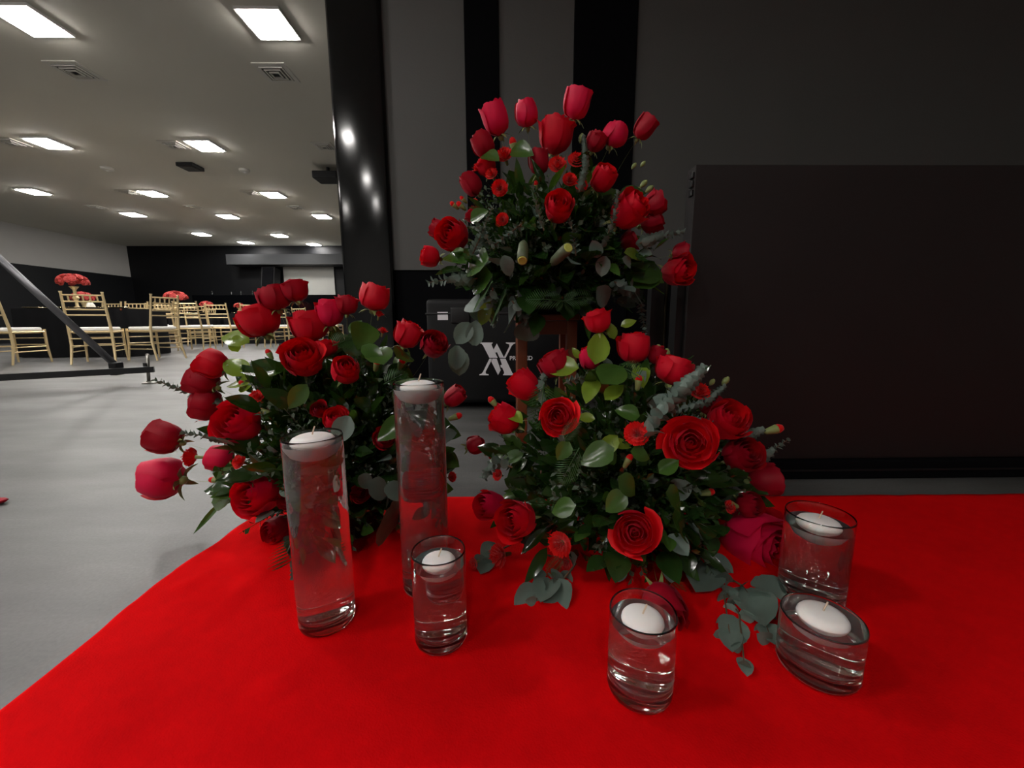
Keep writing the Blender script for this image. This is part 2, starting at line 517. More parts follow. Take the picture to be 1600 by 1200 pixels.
# ------------------------------------------------------------------ tables and chairs in the hall
def make_chair():
    t = empty('chiavari_chair')
    W, D, S = .40, .40, .45
    MB().cbox((0, 0, S), (W - .02, D - .02, .05), .02).obj('cushion', M['cushion'], t, sharp=40)
    f = MB()
    f.box((0, 0, S - .04), (W - .05, D - .05, .03))
    for sx in (-1, 1):
        f.tube([(sx * W / 2, -D / 2, S - .035), (sx * W / 2, D / 2, S - .035)], .014, 6)
    for sy in (-1, 1):
        f.tube([(-W / 2, sy * D / 2, S - .035), (W / 2, sy * D / 2, S - .035)], .014, 6)
    f.obj('seat_frame', M['gold'], t, sharp=40)
    for sx in (-1, 1):
        MB().tube([(sx * (W / 2 + .012), D / 2 + .015, 0), (sx * W / 2, D / 2, S * .5), (sx * W / 2, D / 2, S)], [.011, .016, .016], 6).obj('leg', M['gold'], t, sharp=40)
        # rear leg goes up as the back post (back is at -y)
        MB().tube([(sx * (W / 2 + .012), -D / 2 - .06, 0), (sx * W / 2, -D / 2, S * .55), (sx * W / 2, -D / 2 - .005, S), (sx * (W / 2 - .01), -D / 2 - .075, .9), (sx * (W / 2 - .01), -D / 2 - .078, .925)],
                  [.012, .017, .017, .014, .018], 6).obj('leg', M['gold'], t, sharp=40)
    yb = lambda z: -D / 2 - .005 - .07 * (z - S) / .45
    for z in (.88, .80, .70, .63):
        MB().tube([(-W / 2 + .008, yb(z), z), (W / 2 - .008, yb(z), z)], .011, 6).obj('back_rail', M['gold'], t, sharp=40)
    for k in range(5):
        x = -W / 2 + W * (k + 1) / 6
        MB().tube([(x, yb(.88), .88), (x, yb(.80), .80)], .009, 5).obj('spindle', M['gold'], t, sharp=40)
    st = MB()
    for z in (.16, .22):
        for sx in (-1, 1):
            st.tube([(sx * W / 2, -D / 2 - .03, z), (sx * W / 2, D / 2, z)], .008, 5)
    for z in (.24, .33):
        st.tube([(-W / 2, D / 2 + .004, z), (W / 2, D / 2 + .004, z)], .008, 5)
        st.tube([(-W / 2, -D / 2 - .015, z), (W / 2, -D / 2 - .015, z)], .008, 5)
    st.obj('stretcher', M['gold'], t, sharp=40)
    return t
chair0 = make_chair()
used = [False]
def chair(u, v, rz, label, group='gold chairs around the hall tables', xyz=None):
    p = Vector(xyz) if xyz else fl(u, v)
    c = copy_tree(chair0) if used[0] else chair0
    used[0] = True
    c.location = (p.x, p.y, 0)
    c.rotation_euler = (0, 0, R_(rz))
    tag(c, label, 'chair', group)
    return c

def table(u0, u1, v, dpt, label, plates, tag_words, napkins=()):
    Y = fl((u0 + u1) / 2, v).y
    p0, p1 = at(u0, 500, Y), at(u1, 500, Y)
    p0.z = p1.z = 0
    d = (p1 - p0); L = d.length
    ang = math.atan2(d.y, d.x)
    t = empty('banquet_table', ((p0.x + p1.x) / 2, (p0.y + p1.y) / 2, 0), ang, label=label, cat='table', group='long tables under black cloths')
    MB().box((0, dpt / 2, .735), (L - .02, dpt - .02, .028)).obj('table_top', M['wood'], t)
    for sx in (-1, 1):
        for yy in (.1, dpt - .1):
            MB().tube([(sx * (L / 2 - .12), yy, 0), (sx * (L / 2 - .12), yy, .72)], .02, 6).obj('leg', M['steel'], t)
    # cloth with hanging folds
    mb = MB()
    n = 64
    per = []
    for k in range(n):
        s = k / n * 2 * (L + dpt)
        if s < L: x, y, nx, ny = -L / 2 + s, 0, 0, -1
        elif s < L + dpt: x, y, nx, ny = L / 2, s - L, 1, 0
        elif s < 2 * L + dpt: x, y, nx, ny = L / 2 - (s - L - dpt), dpt, 0, 1
        else: x, y, nx, ny = -L / 2, dpt - (s - 2 * L - dpt), -1, 0
        per.append((x, y, nx, ny))
    vs = [(x, y, .753) for x, y, _, _ in per]
    for z, am in ((.742, .004), (.5, .02), (.25, .03), (.01, .04)):
        for k, (x, y, nx, ny) in enumerate(per):
            o_ = am * (.6 + .6 * math.sin(k * 1.9))
            vs.append((x + nx * o_, y + ny * o_, z))
    fs = [tuple(range(n))]
    for r in range(4):
        for k in range(n):
            a, b = r * n + k, r * n + (k + 1) % n
            fs.append((a, a + n, b + n, b))
    mb.add(vs, fs)
    c = mb.obj('tablecloth', M['tablecloth'], sharp=50)
    c.matrix_basis = t.matrix_basis.copy()
    c.location = t.location; c.rotation_euler = t.rotation_euler
    tag(c, 'floor length black cloth on ' + tag_words, 'tablecloth', 'black tablecloths')
    c.location.z = 0.0
    mw = Matrix.Translation(t.location) @ Matrix.Rotation(ang, 4, 'Z')
    ORD = ['first', 'second', 'third', 'fourth', 'fifth']
    for k in range(plates):
        q = mw @ Vector((-L / 2 + L * (k + .5) / plates, .17, .754))
        pl = MB().lathe([(.0, .0), (.09, .0), (.155, .016), (.16, .018), (.155, .021), (.09, .006), (0, .006)], 20).obj('charger_plate', M['plate'], sharp=50)
        pl.location = q
        tag(pl, 'round gold charger plate, %s from the picture edge on %s' % (ORD[k], tag_words), 'plate', 'gold charger plates on ' + tag_words)
        if k in napkins:
            npk = MB().lathe([(.055, 0), (.05, .03), (.02, .09), (0, .11)], 8).obj('napkin', M['napkin'])
            npk.location = q + Vector((0, 0, .0225))
            tag(npk, 'white folded napkin standing on the %s gold plate of %s' % (ORD[k], tag_words), 'napkin')
    return mw

def centrepiece(p, hv, rr, label):
    t = empty('centrepiece', p, label=label, cat='flowers', group='red rose centrepieces on the tables')
    MB().lathe([(.06, 0), (.065, .01), (.02, .05), (.018, hv * .35), (.045, hv * .5), (.02, hv * .62), (.022, hv * .85), (.06, hv), (.05, hv)], 16).obj('gold_vase', M['gold'], t, sharp=50)
    mb = MB()
    rr_ = random.Random(int(p[0] * 100))
    for k in range(34):
        a, zz = rr_.uniform(0, 6.28), rr_.uniform(-.25, 1)
        q = math.sqrt(max(0, 1 - zz * zz))
        c = Vector((math.cos(a) * q * rr, math.sin(a) * q * rr, hv + rr * .45 + zz * rr * .62))
        s = rr * .3
        mm = Matrix.Translation(c) @ zframe(Vector((math.cos(a) * q, math.sin(a) * q, zz + .2))).to_4x4()
        pr = [(.3 * s, -.6 * s), (.9 * s, -.1 * s), (.85 * s, .35 * s), (.5 * s, .3 * s), (.45 * s, .5 * s), (0, .35 * s)]
        b = MB().lathe(pr, 7)
        mb.add([mm @ Vector(v) for v in b.v], b.f)
    mb.obj('rose_ball', M['far_rose'], t, sharp=60)

# table one, nearest
mw1 = table(20, 192, 558.5, .80, 'long table under a black cloth nearest the grey brace', 4, 'the table nearest the brace', (2,))
L1 = at(192, 500, fl(106, 558.5).y).x - at(20, 500, fl(106, 558.5).y).x
T1 = lambda x, y: mw1 @ Vector((x, y, 0))
chair(28, 568, 4, 'gold chair with white cushion cut by the picture edge, beside the near table')
chair(160, 566, 28, 'gold chair with white cushion seen through behind the grey brace')
chair(246, 561, 80, 'gold chair at the near table end facing away, just behind the bolt of the brace')
for k, (x, rz, l) in enumerate(((-.42 * L1, 174, 'gold chair back behind the near table, first from the picture edge'), (-.11 * L1, 186, 'gold chair back behind the near table, next to the tall gold vase'),
                            (.19 * L1, 180, 'gold chair back behind the near table, seen through the chair at the brace'))):
    chair(0, 0, rz, l, xyz=T1(x, 1.16))
q = T1(-.145 * L1, .42); centrepiece((q.x - .02, q.y, .755), .36, .17, 'tall gold vase with a red rose ball on the near table')
q = at(136, 500, 8.7); centrepiece((q.x, q.y, .0), .98, .17, 'small red rose ball on a gold stand behind the near table')
# table two behind
mw2 = table(263, 333, 538, .8, 'short black clothed table behind the chair group', 2, 'the table behind the chair group')
q = mw2 @ Vector((-.30, .45, 0)); centrepiece((q.x - .35, q.y, .755), .30, .22, 'red rose ball over the second table')
q = mw2 @ Vector((.12, .55, 0)); centrepiece((q.x - .1, q.y, .755), .16, .13, 'low red rose ball at the back of the second table')
chair(310, 546.5, 12, 'gold chair side on before the second table, its cushion towards the lone chair')
chair(262, 543, 28, 'gold chair tucked in close behind the near table end chair')
chair(318, 540, 20, 'gold chair behind the side on chair with its back towards the viewer')
for k, (u, v, rz, l) in enumerate(((277, 533.6, 185, 'gold chair beyond the second table, partly hidden by chairs'), (320, 533.4, 172, 'gold chair beyond the second table near the bar'))):
    chair(u, v, rz, l)
# table three with the lone chair
mw3 = table(350, 455, 537, .8, 'black clothed table behind the lone gold chair and the roses', 3, 'the table behind the lone chair')
chair(356, 542.5, 8, 'lone gold chair with all its back rails showing above the green leaves')
chair(408, 542, 4, 'gold chair peeping out above the two joined red roses')
chair(450, 542, -8, 'gold chair hidden low behind the red roses')
q = mw3 @ Vector((-.62, .3, 0)); centrepiece((q.x, q.y, .755), .14, .10, 'small red flowers on the table behind the lone chair')
# table four far
mw4 = table(455, 560, 529.5, .8, 'far black clothed table in front of the projection screen', 3, 'the far table by the screen')
chair(522, 533, 5, 'far gold chair in front of the projection screen beside the pillar')
chair(480, 533, -6, 'far gold chair at the table by the projection screen')

# bottles / small glints on back ledge
for k, u in enumerate((332, 362, 377, 395, 427)):
    p = at(u, 461, 13.75)
    g = MB().lathe([(.0, 0), (.03, 0), (.03, .09), (.01, .12), (.01, .16), (0, .16)], 10).obj('bottle', M['black_gloss'], sharp=50)
    g.location = (p.x, p.y, at(400, 461, 13.6).z)
    tag(g, 'small dark bottle on the back wall ledge, %s towards the loudspeaker' % ['first', 'second', 'third', 'fourth', 'fifth'][k], 'bottle', 'bottles on the back ledge')

# ------------------------------------------------------------------ grey brace stand at the picture edge
pb = fl(233, 599); YF = pb.y
st = empty('brace_stand', (pb.x, pb.y, 0), label='grey diagonal brace tube clamped to a black floor bar with levelling bolt', cat='stand')
inv = Matrix.Translation((-pb.x, -pb.y, 0))
def loc(p): return inv @ p
e1 = at(241, 577, YF); e0 = at(0, 590, YF - .48)
dr = (e0 - e1)
e0 = e1 + dr * 1.45
e0.z = e1.z
bar = MB()
d = (e0 - e1); ang = math.atan2(d.y, d.x)
bar.box((d.length / 2, 0, 0), (d.length, .05, .05), Matrix.Translation(loc(e1)) @ Matrix.Rotation(ang, 4, 'Z'))
bar.obj('floor_bar', M['black_metal'], st)
c1 = at(182, 572, YF - .05); c2 = at(0, 405, YF - .3)
c3 = c1 + (c2 - c1) * 1.5
MB().tube([loc(c1), loc(c3)], .026, 12).obj('brace_tube', M['grey_metal'], st, smooth=True)
MB().cbox((0, 0, 0), (.065, .08, .11), .012).obj('clamp', M['black_metal'], st, mw=Matrix.Translation(loc(at(182, 576, YF - .07))))
bt = at(230, 553, YF)
MB().tube([(0, 0, .012), (loc(bt).x, 0, bt.z)], .013, 8).obj('levelling_bolt', M['steel'], st, smooth=True)
MB().lathe([(.05, 0), (.05, .008), (.018, .016), (.018, .024)], 14).obj('foot', M['steel'], st, sharp=40)
MB().lathe([(.024, 0), (.024, .03)], 6, (0, 0, e1.z + .027)).obj('nut', M['black_metal'], st)
zp = c3.z
MB().box((loc(e0).x, loc(e0).y, (zp + .3) / 2), (.06, .06, zp + .3)).obj('upright', M['black_metal'], st)
pt = fl(-1, 787)
MB().lathe([(0, .002), (.012, .003), (.02, .010), (.016, .014), (0, .008)], 10).obj('fallen_petal', M['rose_dark'], smooth=True, mw=Matrix.Translation(pt) @ Matrix.Diagonal((1.2, .8, 1, 1)))
tag(bpy.data.objects['fallen_petal'], 'single dark red petal lying on the grey floor at the picture edge', 'petal')

# ------------------------------------------------------------------ equipment case with printed emblem
YC = fl(760, 640).y
ca, cb = at(671, 640, YC), at(893, 640, YC)
ztop = at(700, 467, YC).z
case = empty('equipment_case', ((ca.x + cb.x) / 2, YC, 0), label='black equipment case with white double letter emblem standing at the stage wall', cat='case')
W_, H_ = cb.x - ca.x, ztop
MB().cbox((0, .25, H_ / 2 + .02), (W_, .5, H_ - .04), .03).obj('shell', M['black_plastic'], case, sharp=40)
MB().cbox((0, .25, H_ - .085), (W_ + .006, .506, .012), .004).obj('lid_seam', M['black_metal'], case, sharp=40)
for sx in (-1, 1):
    for yy in (.08, .42):
        MB().lathe([(.03, 0), (.03, .03)], 12, (sx * (W_ / 2 - .08), yy, 0)).obj('rubber_foot', M['black_plastic'], case, sharp=40)
def cpt(u, v, off=.0):            # point on the case front in its own frame
    p = at(u, v, YC - off)
    return Vector((p.x - case.location.x, p.y - case.location.y, p.z))
a, b = cpt(683.5, 487.5), cpt(700, 500)
MB().box(((a.x + b.x) / 2, -.001, (a.z + b.z) / 2), (b.x - a.x, .002, a.z - b.z)).obj('paper_label', M['white_mark'], case)
a, b = cpt(704, 480), cpt(735, 505)
MB().cbox(((a.x + b.x) / 2, -.004, (a.z + b.z) / 2), (b.x - a.x, .02, a.z - b.z), .008).obj('latch', M['black_metal'], case, sharp=40)
def zz(pl): return [(720 + x / 6.6667, 480 + y / 6.6667) for x, y in pl]
EM = [
    [(195, 368), (333, 368), (333, 375), (320, 384), (324, 402), (384, 527), (298, 527), (232, 398), (218, 382), (195, 375)],
    [(375, 378), (452, 527), (404, 527), (376, 466), (362, 474), (352, 462), (343, 438)],
    [(470, 368), (568, 368), (568, 375), (548, 384), (530, 402), (468, 527), (446, 527), (505, 410), (505, 388), (470, 375)],
    [(298, 536), (322, 536), (320, 552), (258, 672), (262, 692), (290, 700), (290, 708), (194, 708), (194, 700), (218, 690), (232, 672)],
    [(330, 536), (374, 536), (416, 655), (388, 706), (318, 566)],
    [(408, 536), (466, 536), (536, 684), (556, 700), (556, 708), (440, 708), (440, 700), (452, 690), (450, 672), (432, 630), (416, 626), (412, 604), (428, 598)],
]
mb = MB()
for pl in EM:
    pts = [cpt(u, v) for u, v in zz(pl)]
    n = len(pts)
    vs = [(p.x, -.0025, p.z) for p in pts] + [(p.x, .0, p.z) for p in pts]
    mb.add(vs, [tuple(range(n)), tuple(range(2 * n - 1, n - 1, -1))] + [(i, n + i, n + (i + 1) % n, (i + 1) % n) for i in range(n)])
mb.obj('emblem', M['white_mark'], case)
fc = bpy.data.curves.new('lettering', 'FONT')
fc.body = 'PRO LED'
fc.size = 1.0
fc.offset = .018
fc.extrude = .02
tmp = link('lettering', fc)
bpy.context.view_layer.update()
me = bpy.data.meshes.new_from_object(tmp.evaluated_get(bpy.context.evaluated_depsgraph_get()))
bpy.data.objects.remove(tmp)
a, b = cpt(796.5, 562.8), cpt(832, 556)
xs = [v.co.x for v in me.vertices]; ys = [v.co.y for v in me.vertices]
kx, ky = (b.x - a.x) / (max(xs) - min(xs)), (b.z - a.z) / (max(ys) - min(ys))
for v in me.vertices:
    v.co = Vector((a.x + (v.co.x - min(xs)) * kx, -.0012 - v.co.z * .03, a.z + (v.co.y - min(ys)) * ky))
me.materials.clear(); me.materials.append(M['white_mark'])
link('lettering', me, case)

# ------------------------------------------------------------------ LED wall
YL = 1.27
LX0, LX1 = at(1072, 500, YL).x, at(1072, 500, YL).x + 1.75
LT, LB = at(1200, 257, YL).z, at(1300, 717, YL).z
led = empty('led_screen', ((LX0 + LX1) / 2, YL, 0), label='large switched off dark screen panel standing on a black base', cat='screen')
lw = LX1 - LX0
MB().cbox((0, .03, (LT + LB) / 2), (lw, .06, LT - LB), .004).obj('screen_face', M['led_screen'], led, sharp=40)
MB().cbox((0, .05, LB / 2), (lw + .01, .14, LB - .002), .006).obj('base', M['black_matte'], led, sharp=40)
MB().box((0, -.022, LB * .52), (lw * .9, .006, .006)).obj('base_strip', M['black_metal'], led)
zq = at(1070, 425, YL).z
MB().box((-lw / 2 - .012, .045, zq / 2), (.026, .05, zq)).obj('side_post', M['black_metal'], led)
MB().box((-lw / 2 - .028, .10, (zq - .02) / 2), (.005, .012, zq - .02)).obj('edge_trim', M['brass'], led)
MB().box((-lw / 2 - .045, .13, (zq - .02) / 2), (.06, .04, zq - .02)).obj('rear_post', M['black_metal'], led)
for k in range(3):
    p = at(1077, 272 + 14 * k, YL)
    MB().cbox((-lw / 2 - .003, .015, p.z), (.008, .02, .018), .002).obj('cable_clip', M['black_metal'], led, sharp=40)
for sx in (-.35, .35):
    MB().tube([(sx, .08, LT * .8), (sx, .45, .02)], .014, 8).obj('rear_brace', M['black_metal'], led, smooth=True)

# ------------------------------------------------------------------ red carpet
def build_carpet():
    bl = fl(452, 778)
    left = [fl(395, 812), fl(330, 858), fl(262, 903), fl(180, 968), fl(90, 1045), fl(0, 1116)]
    d = (left[-1] - left[0]).normalized()
    left.append(left[-1] + d * .9)
    yb_ = fl(1400, 776).y
    nx, ny = 110, 110
    y_lo = left[-1].y
    pts = [bl] + left
    def xleft(y):
        for a, b in zip(pts, pts[1:]):
            if b.y <= y <= a.y:
                k = (y - a.y) / (b.y - a.y)
                return a.x + (b.x - a.x) * k
        return pts[0].x if y > pts[0].y else pts[-1].x
    vs, fs = [], []
    for j in range(ny + 1):
        v = j / ny
        for i in range(nx + 1):
            u = i / nx
            xl = xleft(y_lo + (yb_ - y_lo) * v)
            x = xl + (2.6 - xl) * u ** 1.3
            y = y_lo + (yb_ + (bl.y - yb_) * max(0, 1 - u * 2) - y_lo) * v
            n1 = noise.noise(Vector((x * 5, y * 5, 1)))
            x += .006 * noise.noise(Vector((x * 14, y * 14, 3))) * (1 if i == 0 else 0)
            y += .004 * noise.noise(Vector((x * 14, 5, 3))) * (1 if j == ny else 0)
            cr = 0
            for (ax, ay, bx, by, hgt, wd) in CREASE:
                dx, dy = bx - ax, by - ay
                L2 = dx * dx + dy * dy
                k = max(0, min(1, ((x - ax) * dx + (y - ay) * dy) / L2))
                dd = math.hypot(x - ax - dx * k, y - ay - dy * k)
                cr += hgt * math.exp(-(dd / wd) ** 2) * math.sin(math.pi * min(1, max(.0, k * .9 + .05)))
            z = .004 + .0030 * (n1 + .6) + .0016 * noise.noise(Vector((x * 13 + y * 6, y * 13, 4))) + cr
            vs.append((x, y, max(.0025, z)))
    for j in range(ny):
        for i in range(nx):
            a = j * (nx + 1) + i
            fs.append((a, a + 1, a + nx + 2, a + nx + 1))
    mb = MB().add(vs, fs)
    top = len(vs)
    ring = [i for i in range(nx + 1)] + [j * (nx + 1) + nx for j in range(1, ny + 1)] + [ny * (nx + 1) + i for i in range(nx - 1, -1, -1)] + [j * (nx + 1) for j in range(ny - 1, 0, -1)]
    low = [(vs[i][0], vs[i][1], 0.0005) for i in ring]
    o0 = len(mb.v)
    mb.v += low
    n = len(ring)
    for k in range(n):
        mb.f.append((ring[(k + 1) % n], ring[k], o0 + k, o0 + (k + 1) % n)); mb.m.append(0)
    o = mb.obj('carpet', M['carpet'], smooth=True)
    tag(o, 'bright red felt carpet laid over the grey floor under vases and flowers', 'carpet')
CREASE = []
for (u0, v0, u1, v1, h, wd) in ((300, 1000, 440, 872, .007, .012), (370, 1130, 520, 1010, .007, .016), (560, 950, 650, 880, .006, .016), (240, 940, 350, 890, .005, .012), (760, 1120, 930, 1060, .005, .016), (1080, 1060, 1170, 1160, .005, .016)):
    a, b = fl(u0, v0), fl(u1, v1)
    CREASE.append((a.x, a.y, b.x, b.y, h, wd))
build_carpet()
GZ = .0075                          # carpet top

# ------------------------------------------------------------------ wooden pedestal
PY = 1.2
pl_, pr_ = at(808, 520, PY), at(902, 520, PY + .0)
pw = pr_.x - pl_.x
ptop = at(840, 491, PY).z
pcx = (pl_.x + pr_.x) / 2
ped = empty('pedestal', (pcx, PY + pw / 2, 0), label='reddish brown wooden pedestal with square legs under the tall flowers', cat='stand')
lg = .031
for sx in (-1, 1):
    for sy in (-1, 1):
        MB().cbox((sx * (pw / 2 - lg / 2), sy * (pw / 2 - lg / 2), (ptop - .02) / 2 + .002), (lg, lg, ptop - .024), .003).obj('leg', M['wood'], ped, sharp=40)
for sy in (-1, 1):
    MB().cbox((0, sy * (pw / 2 - .012), ptop - .04), (pw - 2 * lg, .016, .04), .002).obj('apron', M['wood'], ped)
    MB().cbox((sy * (pw / 2 - .012), 0, ptop - .04), (.016, pw - 2 * lg, .04), .002).obj('apron', M['wood'], ped)
MB().cbox((0, 0, ptop - .009), (pw + .012, pw + .012, .018), .004).obj('top', M['wood'], ped, sharp=40)

# ------------------------------------------------------------------ glass vases with floating candles
def vase(uc, vb, wpx, vtop, label, clabel, fill, cr, bottom=.02, ref='base'):
    p = fl(uc, vb, GZ)                       # front edge of the foot
    r = wpx * pxm(p) / 2
    d = Vector((p.x, p.y, 0)).normalized()
    c = Vector((p.x, p.y, GZ)) + d * r
    # height from the front rim
    dd = ray(uc, vtop)
    k = math.hypot(c.x - d.x * r, c.y - d.y * r) / math.hypot(dd.x, dd.y)
    h = (C0 + dd * k).z - GZ
    t = empty('cylinder_vase', c, label=label, cat='vase', group='clear glass cylinder vases')
    th = .0022
    ri_ = r - th
    prof = [(0, .001), (r * .6, .001), (r * .86, .0), (r * .97, .003), (r, .008), (r, .0095), (r, h * .5), (r, h - .004), (r, h - .002), (r - th * .5, h), (ri_, h - .002), (ri_, h - .004), (ri_, h * .5), (ri_, bottom + .0075), (ri_, bottom + .006), (ri_ * .95, bottom + .001), (ri_ * .92, bottom), (ri_ * .5, bottom), (0, bottom)]
    MB().lathe(prof, 56).obj('glass_body', M['glass'], t, sharp=48)
    zw = bottom + (h - bottom) * fill
    rw = ri_ + .0006
    MB().lathe([(0, bottom - .0006), (ri_ * .92, bottom - .0006), (rw, bottom + .0055), (rw, bottom + .007), (rw, zw), (0, zw)], 56).obj('water', M['water'], t, sharp=30)
    R = r * cr
    cd = empty('floating_candle', c + Vector((0, 0, zw - R * .82)), label=clabel, cat='candle', group='white floating candles')
    MB().lathe([(0, 0), (R * .45, .04 * R), (R * .75, .2 * R), (R * .93, .5 * R), (R, .78 * R), (R * .985, .90 * R), (R * .90, 1.02 * R), (R * .74, 1.10 * R), (R * .6, 1.14 * R), (R * .3, 1.16 * R), (0, 1.16 * R)], 36).obj('wax', M['wax'], cd, smooth=True)
    MB().tube([(0, 0, 1.14 * R), (.001, 0, 1.25 * R), (.005, 0, 1.16 * R + .014)], .0012, 6).obj('wick', M['wick'], cd)
    return c, r, h
VS = {}
VS['left'] = vase(515, 996, 87, 688, 'tall glass cylinder vase standing in front of the low flowers beside the floor', 'white floating candle in the tall vase nearest the grey floor', .965, .74)
VS['mid'] = vase(668, 938, 76, 601, 'tallest glass cylinder vase standing behind the short vase', 'white floating candle high up in the tallest vase', .97, .74)
VS['cent'] = vase(691, 1028, 86, 882, 'short glass cylinder vase standing in front of the tallest vase', 'white floating candle in the short vase before the tallest vase', .84, .62)
VS['front'] = vase(996, 1119, 106, 987, 'short glass cylinder vase nearest the viewer on the red carpet', 'white floating candle in the vase nearest the viewer', .84, .64)
VS['rmid'] = vase(1270, 1079, 116, 990, 'lowest glass cylinder vase in front of the half hidden one', 'white floating candle in the lowest vase on the open side of the carpet', .95, .62)
VS['rback'] = vase(1262, 954, 92, 815, 'glass cylinder vase half hidden behind the big rose and the lowest vase', 'white floating candle in the half hidden vase by the dark screen', .85, .66)

# ------------------------------------------------------------------ flower parts (shared meshes)
def petal_geo(mb, a0, half, r0, rm, rt, h, curl, seed, ns=5, nt=5, z0=0.0, spiral=.06, droop=.10):
    vs = []
    c = (rm - .25 * r0 - .25 * rt) / .5
    for j in range(nt + 1):
        t = j / nt
        tr = t ** .62
        r = (1 - tr) ** 2 * r0 + 2 * tr * (1 - tr) * c + tr * tr * rt
        wt = .5 + .5 * math.sin(math.pi * min(1, t / .62) / 2)
        k = max(0, (t - .68) / .32) ** 2
        for i in range(ns + 1):
            s = -1 + 2 * i / ns
            a = a0 + s * half * wt
            rr = r * (1 + spiral * s) + curl * k * (.6 + .4 * math.cos(2.2 * s + seed))
            rr += .02 * math.sin(4 * s + seed * 2.1) * t * t
            z = z0 + h * t ** 1.05 * (1 - droop * abs(s) ** 2.4 * t) - curl * k * .55 + .02 * math.sin(5 * s + seed) * t ** 3
            vs.append((rr * math.cos(a), rr * math.sin(a), z))
    fs = []
    for j in range(nt):
        for i in range(ns):
            a = j * (ns + 1) + i
            fs.append((a, a + 1, a + ns + 2, a + ns + 1))
    mb.add(vs, fs)

ROSE = {   # layers: (count, r_top, r_mid, height, half angle, curl)
    'bud':  ([(3, .04, .13, 1.0, 1.4, 0), (3, .15, .27, 1.03, 1.35, .02), (3, .27, .37, 1.02, 1.3, .03)], (4, .385, .43, .98, 1.12, .06)),
    'cup':  ([(3, .04, .12, .90, 1.4, 0), (3, .13, .22, .96, 1.3, .02), (4, .25, .32, .98, 1.15, .04), (4, .38, .43, .97, 1.1, .06)], (5, .50, .50, .90, .95, .12)),
    'open': ([(3, .03, .09, .62, 1.5, 0), (3, .11, .17, .68, 1.3, .02), (4, .21, .27, .70, 1.1, .04), (4, .33, .38, .68, 1.05, .07), (5, .47, .50, .62, .95, .10)], (5, .64, .60, .52, .95, .14)),
}
RW_ = {'bud': .90, 'cup': 1.12, 'open': 1.46}      # nominal full width
ROSE_MESH = {}
for ty, (layers, outer) in ROSE.items():
    for mk in ('rose', 'rose_dark', 'rose_pink'):
        for var in range(2):
            mb = MB()
            rr_ = random.Random(len(ty) * 17 + var * 13)
            a = rr_.uniform(0, 6)
            for (n, rt, rm, h, half, curl) in layers:
                a += 1.1
                for k in range(n):
                    petal_geo(mb, a + 2 * math.pi * k / n + rr_.uniform(-.15, .15), half, .05, rm * rr_.uniform(.95, 1.05), rt * rr_.uniform(.9, 1.1), h * rr_.uniform(.96, 1.04), curl, rr_.uniform(0, 6))
            core = mb.mesh('rose_core', M[mk])
            pts_ = []
            (n, rt, rm, h, half, curl) = outer
            for k in range(n):
                mb = MB()
                petal_geo(mb, 2 * math.pi * k / n + rr_.uniform(-.2, .2), half, .05, rm * rr_.uniform(.97, 1.06), rt * rr_.uniform(.9, 1.15), h * rr_.uniform(.9, 1.06), curl * rr_.uniform(.6, 1.5), rr_.uniform(0, 6), spiral=.09, ns=6, nt=6)
                pts_.append(mb.mesh('outer_petal', M[mk]))
            ROSE_MESH[(ty, mk, var)] = (core, pts_)
# calyx: hip and five sepals
mb = MB()
mb.lathe([(.03, -.14), (.09, -.10), (.11, -.02), (.075, .05)], 10)
for k in range(5):
    a = 2 * math.pi * k / 5
    ca_, sa_ = math.cos(a), math.sin(a)
    prof = [(.09, .0, .055), (.24, .02, .07), (.36, -.05, .045), (.46, -.16, .006)]
    vs = []
    for r, z, wd in prof:
        vs += [(r * ca_ - wd * sa_, r * sa_ + wd * ca_, z), (r * ca_ + wd * sa_, r * sa_ - wd * ca_, z)]
    mb.add(vs, [(2 * i, 2 * i + 1, 2 * i + 3, 2 * i + 2) for i in range(3)])
CALYX = mb.mesh('calyx', M['calyx'])

# carnation: ruffled toothed petals on a tube calyx
def carnation_mesh(seed):
    rr_ = random.Random(seed)
    mb = MB()
    for (n, rt, h, zz_) in ((4, .06, .62, 0), (6, .17, .64, 0), (7, .29, .60, 0), (8, .42, .50, 0), (9, .53, .34, 0)):
        off = rr_.uniform(0, 6)
        for k in range(n):
            a0 = off + 2 * math.pi * k / n
            ns = 8
            vs = []
            for j, t in enumerate((0, .45, .8, 1.0)):
                for i in range(ns + 1):
                    s = -1 + 2 * i / ns
                    a = a0 + s * (.12 + .5 * t)
                    r = .05 + (rt - .05) * t ** 1.1
                    ruff = .09 * t * math.sin(i * 2.3 + k + seed)
                    zt_ = h * t ** .8 + ruff * .8 + (.035 * (-1) ** i if t == 1.0 else 0)
                    r += ruff * .5 + (.025 * (-1) ** i if t == 1.0 else 0)
                    vs.append((r * math.cos(a), r * math.sin(a), zt_))
            fs = [(j * (ns + 1) + i, j * (ns + 1) + i + 1, (j + 1) * (ns + 1) + i + 1, (j + 1) * (ns + 1) + i) for j in range(3) for i in range(ns)]
            mb.add(vs, fs)
    return mb.mesh('carnation', M['carnation'])
CARN = [carnation_mesh(s) for s in (1, 2, 3)]
CCAL = MB().lathe([(.03, -.42), (.085, -.36), (.10, -.1), (.115, .06), (.05, .08)], 9).mesh('carnation_calyx', M['calyx'])
BUDTIP = MB().lathe([(.0, 0), (.22, .05), (.34, .3), (.36, .5), (.24, .78), (.0, .9)], 10).mesh('bud_tip', M['carnation'])
BUDCAL = MB().lathe([(.05, -.7), (.22, -.55), (.30, -.1), (.37, .28), (.36, .34)], 10).mesh('bud_calyx', M['calyx'])
GREENBUD = MB().lathe([(.06, -.6), (.3, -.3), (.42, .1), (.34, .45), (.12, .72), (0, .75)], 10).mesh('green_bud', M['calyx'])

